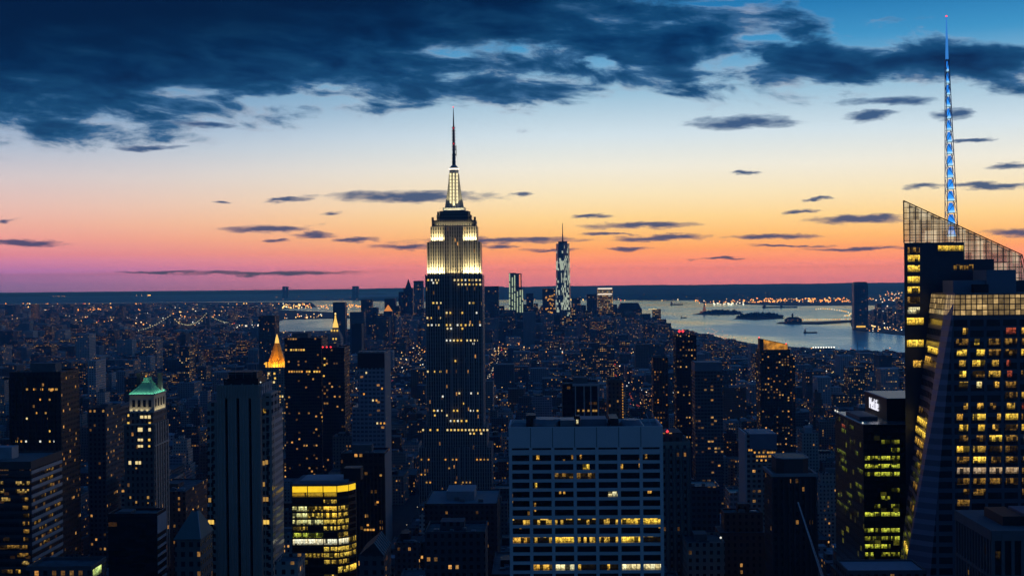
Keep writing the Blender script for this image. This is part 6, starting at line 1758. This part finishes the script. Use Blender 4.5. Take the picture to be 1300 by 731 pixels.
for i in order[:285]:
    yy, x0, x1, dd, h_, l, r = cand[i]
    kd = rnd.choices(KINDS, WT)[0]
    w_ = x1 - x0
    if h_ > 75 and kd[0] == 'apartment_building' and rnd.random() < .4: kd = KINDS[0]
    nm, mt, word, _ = kd
    size = 'tall' if h_ > 85 else 'low' if h_ < 32 else 'mid-height'
    o_, rel, short = rank[i]
    t = thing(nm, ((x0 + x1) / 2, yy + dd / 2, 0), 'placeholder', 'building', 'ordinary city buildings between the towers')
    b = MB(); style = rnd.random(); extra = ''
    if style < .42 and h_ > 30:
        s1 = rnd.uniform(.55, .8); in1 = rnd.uniform(2, min(6, w_ * .16))
        b.box(x0, x1, yy, yy + dd, 0, h_ * s1); b.box(x0 + in1, x1 - in1, yy + in1, yy + dd - in1, h_ * s1, h_)
        extra = 'stepped top'; X0, X1, Y0, Y1_ = x0 + in1, x1 - in1, yy + in1, yy + dd - in1
        if rnd.random() < .5:
            in2 = in1 * .8; z2 = h_ - rnd.uniform(6, 11); X0b = X0
            b = MB(); b.box(x0, x1, yy, yy + dd, 0, h_ * s1); b.box(X0, X1, Y0, Y1_, h_ * s1, z2); b.box(X0 + in2, X1 - in2, Y0 + in2, Y1_ - in2, z2, h_)
            X0, X1, Y0, Y1_ = X0 + in2, X1 - in2, Y0 + in2, Y1_ - in2
    elif style < .55 and w_ > 24:
        c_ = w_ * rnd.uniform(.3, .42)
        b.box(x0, x0 + c_, yy, yy + dd, 0, h_); b.box(x1 - c_, x1, yy, yy + dd, 0, h_ - .03); b.box(x0 + c_ + .003, x1 - c_ - .003, yy + dd * .35, yy + dd, 0, h_ - .06)
        extra = 'twin wings'; X0, X1, Y0, Y1_ = x0, x0 + c_, yy, yy + dd
    else:
        b.box(x0, x1, yy, yy + dd, 0, h_); X0, X1, Y0, Y1_ = x0, x1, yy, yy + dd
        extra = 'flat roof'
    b.build('wall', mt, t)
    if X1 - X0 > 6 and Y1_ - Y0 > 6:
        parapet(t, X0, X1, Y0, Y1_, h_, mt, rnd.uniform(.6, 1.3), .4, .1)
        pw = (X1 - X0) * rnd.uniform(.25, .5); pd = min((Y1_ - Y0) * .4, 12); px_ = X0 + pw / 2 + 1 + rnd.random() * max(.1, X1 - X0 - pw - 2)
        MB().cbox(px_, Y0 + (Y1_ - Y0) * rnd.uniform(.45, .7), pw, pd, h_, h_ + rnd.uniform(2.5, 6)).build('penthouse', rnd.choice([ROOF, PALEROOF, mt, DARK]), t)
        if kd[0] in ('brick_building', 'brown_building', 'apartment_building', 'grey_building') and rnd.random() < .6:
            water_tank(t, X0 + (X1 - X0) * rnd.uniform(.2, .8), Y0 + 3.5, h_, 1.9, 3.2); extra = 'water tank'
        if rnd.random() < .5 or yy < 1100:
            for k in range(2 if yy > 1100 else 5): q = MB(); q.cbox(X0 + (X1 - X0) * rnd.uniform(.15, .85), Y0 + (Y1_ - Y0) * rnd.uniform(.15, .35), rnd.uniform(1.5, 3), rnd.uniform(1.5, 3), h_, h_ + rnd.uniform(1, 2)); q.build('roof_vent', METAL if k else PALEROOF, t)
    lab = f'{o_} block {rel} {short}, {size} {word}, {extra}'
    ws = lab.split()
    t['label'] = ' '.join(ws[:16]); t['category'] = 'building'
    built[i] = t

# the remaining blocks, too many and too small to count, as one mass
FM = [FB('mass_dark', (.09, .098, .11), 4.2, 4.0, .42, .45, p=.085, clump=True, strength=.95, roof=(.16, .18, .2)), FB('mass_brown', (.14, .115, .105), 4.0, 3.8, .4, .45, p=.10, clump=True, strength=.95, roof=(.15, .16, .17)), FB('mass_grey', (.24, .255, .275), 4.5, 4.0, .4, .45, p=.07, clump=True, strength=.9, roof=(.22, .25, .28)),
      FB('mass_pale', (.4, .42, .44), 4.5, 4.2, .4, .45, p=.06, clump=True, strength=.85, roof=(.36, .4, .43)), FB('mass_amber', (.11, .085, .075), 4.2, 3.6, .45, .5, p=.16, clump=True, strength=.8, tint='amber')]
mass = MB()


def mass_box(x0, x1, y0, y1, h_):
    mi = rnd.choices(range(5), (5, 4, 4, 2.2, 1.6))[0]
    mass.box(x0, x1, y0, y1, 0, h_, mi)
    w_ = x1 - x0; d_ = y1 - y0
    if rnd.random() < .65:
        a, b_ = x0 + w_ * rnd.uniform(.05, .4), y0 + d_ * rnd.uniform(.2, .5)
        mass.box(a, a + w_ * rnd.uniform(.2, .45), b_, b_ + d_ * .35, h_, h_ + rnd.uniform(2, 6), rnd.randrange(5))
    if rnd.random() < .25:
        a, b_ = x0 + w_ * rnd.uniform(.2, .8), y0 + d_ * .25
        mass.cyl(a, b_, 1.8, h_ + 1.5, h_ + 5.5, 6, mi, 1.5)


for i, c_ in enumerate(cand):
    if i not in single: mass_box(c_[1], c_[2], c_[0], c_[0] + c_[3], c_[4])
Y = 2320.0
tip = G(700, 411).y
while Y < 7600:
    deep = rnd.uniform(40, 62)
    half_l, half_r = -.44 * Y - 60, .44 * Y + 60
    x = half_l
    while x < half_r:
        w_ = rnd.uniform(16, 44) * (1 + (Y - 2300) / 9000)
        x0, x1 = x, x + w_ - rnd.uniform(1, 4)
        x += w_ + (rnd.uniform(8, 20) if rnd.random() < .16 else 0)
        px = proj(((x0 + x1) / 2, Y, 2)); pl = px[0]; py = px[1]
        if any(a - 12 < x1 and x0 < a + 12 for a in AVE) and Y < 4300: continue
        # keep off the water
        if pl > 845:
            shore = [(845, 416), (905, 427), (960, 438), (1050, 444), (1150, 448), (1400, 454)]
            s_ = next((a[1] + (b_[1] - a[1]) * (pl - a[0]) / (b_[0] - a[0]) for a, b_ in zip(shore, shore[1:]) if a[0] <= pl <= b_[0]), 455)
            if py < s_ + 1.5: continue
        elif pl > 640 and py < 413: continue
        elif pl > 430 and py < 416: continue
        elif pl > 345 and py < 423.5: continue
        if any(f[0] < x1 and f[1] > x0 and f[2] < Y + deep and f[3] > Y for f in FOOT): continue
        lim, l, r = roof_limit(x0, x1, Y, deep)
        down = 500 < pl < 845 and Y > 4700
        h_ = rnd.lognormvariate(3.3, .45) if not down else rnd.lognormvariate(4.75, .42)
        if rnd.random() < .06 and not down: h_ *= rnd.uniform(1.6, 2.8)
        h_ = min(h_, P(pl, lim + (rnd.uniform(-5, 13) if pl > 860 else rnd.uniform(1, 16)), Y).z)
        if h_ < 7: h_ = 7
        mass_box(x0, x1, Y, Y + deep, h_)
    Y += deep + rnd.choice((12, 16, 22)) * (1 if Y < 4500 else 2)
# across the east river: low far districts
Y = 7650.0
while Y < 16000:
    k = Y / 7000
    x = -.44 * Y - 80
    while x < -.12 * Y:
        w_ = rnd.uniform(25, 75) * k; x0, x1 = x, x + w_ * .85; x += w_
        pl, py = proj(((x0 + x1) / 2, Y, 2))
        if pl > 345 or rnd.random() < .18 or py < 386: continue
        h_ = rnd.lognormvariate(2.75, .5)
        if rnd.random() < .05: h_ *= 3
        h_ = min(h_, P(pl, 386, Y).z if P(pl, 386, Y).z > 6 else 8)
        mass.box(x0, x1, Y, Y + 60 * k, 0, max(6, h_), rnd.choices(range(5), (5, 4, 3, 1, 1))[0])
    Y += 95 * k
# far river shore on the other side
for i in range(420):
    px, py = rnd.uniform(1082, 1330), rnd.uniform(387, 417)
    if py < 400 and px < 1110: continue
    g_ = G(px, py); w_ = rnd.uniform(20, 60); h_ = rnd.lognormvariate(2.6, .5)
    mass.box(g_.x, g_.x + w_, g_.y, g_.y + 50, 0, h_, rnd.choices(range(5), (5, 4, 3, 1, 1))[0])
o = mass.build('city_blocks', FM); o['kind'] = 'stuff'; o['label'] = 'dense dark mass of distant city blocks reaching to the water'

# ------------------------------------------------------------------ far lamps and lit windows, as points
LM = [glow('point_amber', (1, .42, .10), 2.2), glow('point_yellow', (1, .70, .30), 2.2), glow('point_white', (.90, .95, .95), 2.0), glow('point_red', (1, .08, .06), 1.6), glow('point_blue', (.12, .25, 1), 1.2), glow('point_faint', (1, .6, .3), .6)]
pts = MB()


def point(px, py, r=.5, mi=None, z=None):
    z = rnd.uniform(6, 24) if z is None else z
    g_ = G(px, py, z); d = g_.y
    mi = rnd.choices(range(6), (9, 7, 5, .7, .25, 9))[0] if mi is None else mi
    pts.octa(g_, d / F * r * rnd.uniform(.8, 1.6), mi)


def scatter(n_, xa, xb, ya, yb, r=.5, mi=None, z=None):
    for _ in range(n_): point(rnd.uniform(xa, xb), rnd.uniform(ya, yb), r, mi, z)


scatter(650, 0, 345, 385, 424, .6)
scatter(560, 0, 330, 398, 452, .58)
scatter(60, 85, 130, 391, 397, .7, 0); scatter(40, 195, 262, 391, 402, .75); scatter(26, 228, 250, 412, 417, .7, 0)
scatter(45, 288, 332, 412, 418, .6, 2); scatter(50, 265, 330, 388, 392, .6); scatter(18, 0, 28, 452, 456, .9, 0); scatter(8, 22, 34, 421, 426, .9, 3); scatter(3, 30, 34, 421, 425, .8, 4)
scatter(70, 330, 450, 385, 392, .6); scatter(36, 345, 442, 398, 404, .6); scatter(24, 355, 392, 386, 391, .8, 1)
scatter(7, 60, 96, 375.6, 376.2, .5, 5); scatter(5, 172, 192, 374.4, 375, .6, 1); scatter(26, 430, 462, 387, 390, .7, 0); scatter(14, 340, 500, 376, 380, .4, 5)
# far shore across the bay
for i in range(170):
    px = rnd.uniform(880, 1146); point(px, rnd.gauss(382 - (px - 950) * .012, 1.6), .62, rnd.choices((0, 1, 2, 5), (6, 3, 2, 3))[0], 8)
scatter(60, 960, 1080, 378, 383, .7, 0, 8); scatter(50, 640, 880, 378, 381.2, .55, None, 8); scatter(14, 720, 748, 379, 381, .8, 1, 8); scatter(10, 780, 806, 373, 380, .7, None, 10); scatter(60, 640, 1146, 367, 379, .32, 5, 60)
scatter(22, 905, 945, 384.5, 386.5, .7, 2, 8); scatter(40, 1110, 1146, 366, 376, .5, None, 30)
scatter(60, 1100, 1146, 388, 420, .55); scatter(10, 1100, 1130, 413, 418, .7, 1)
# downtown and the middle distance
scatter(380, 500, 845, 404, 450, .5, None, 40); scatter(1000, 330, 1143, 440, 560, .45, None, 30); scatter(200, 330, 560, 420, 470, .45, None, 25); scatter(160, 850, 1143, 452, 500, .45, None, 25)
scatter(12, 765, 775, 464, 476, .7, 0, 25); scatter(14, 817, 838, 427, 434, .6, 1, 40)
o = pts.build('city_lights', LM); o['kind'] = 'stuff'; o['label'] = 'countless tiny amber and white lights of the distant city'
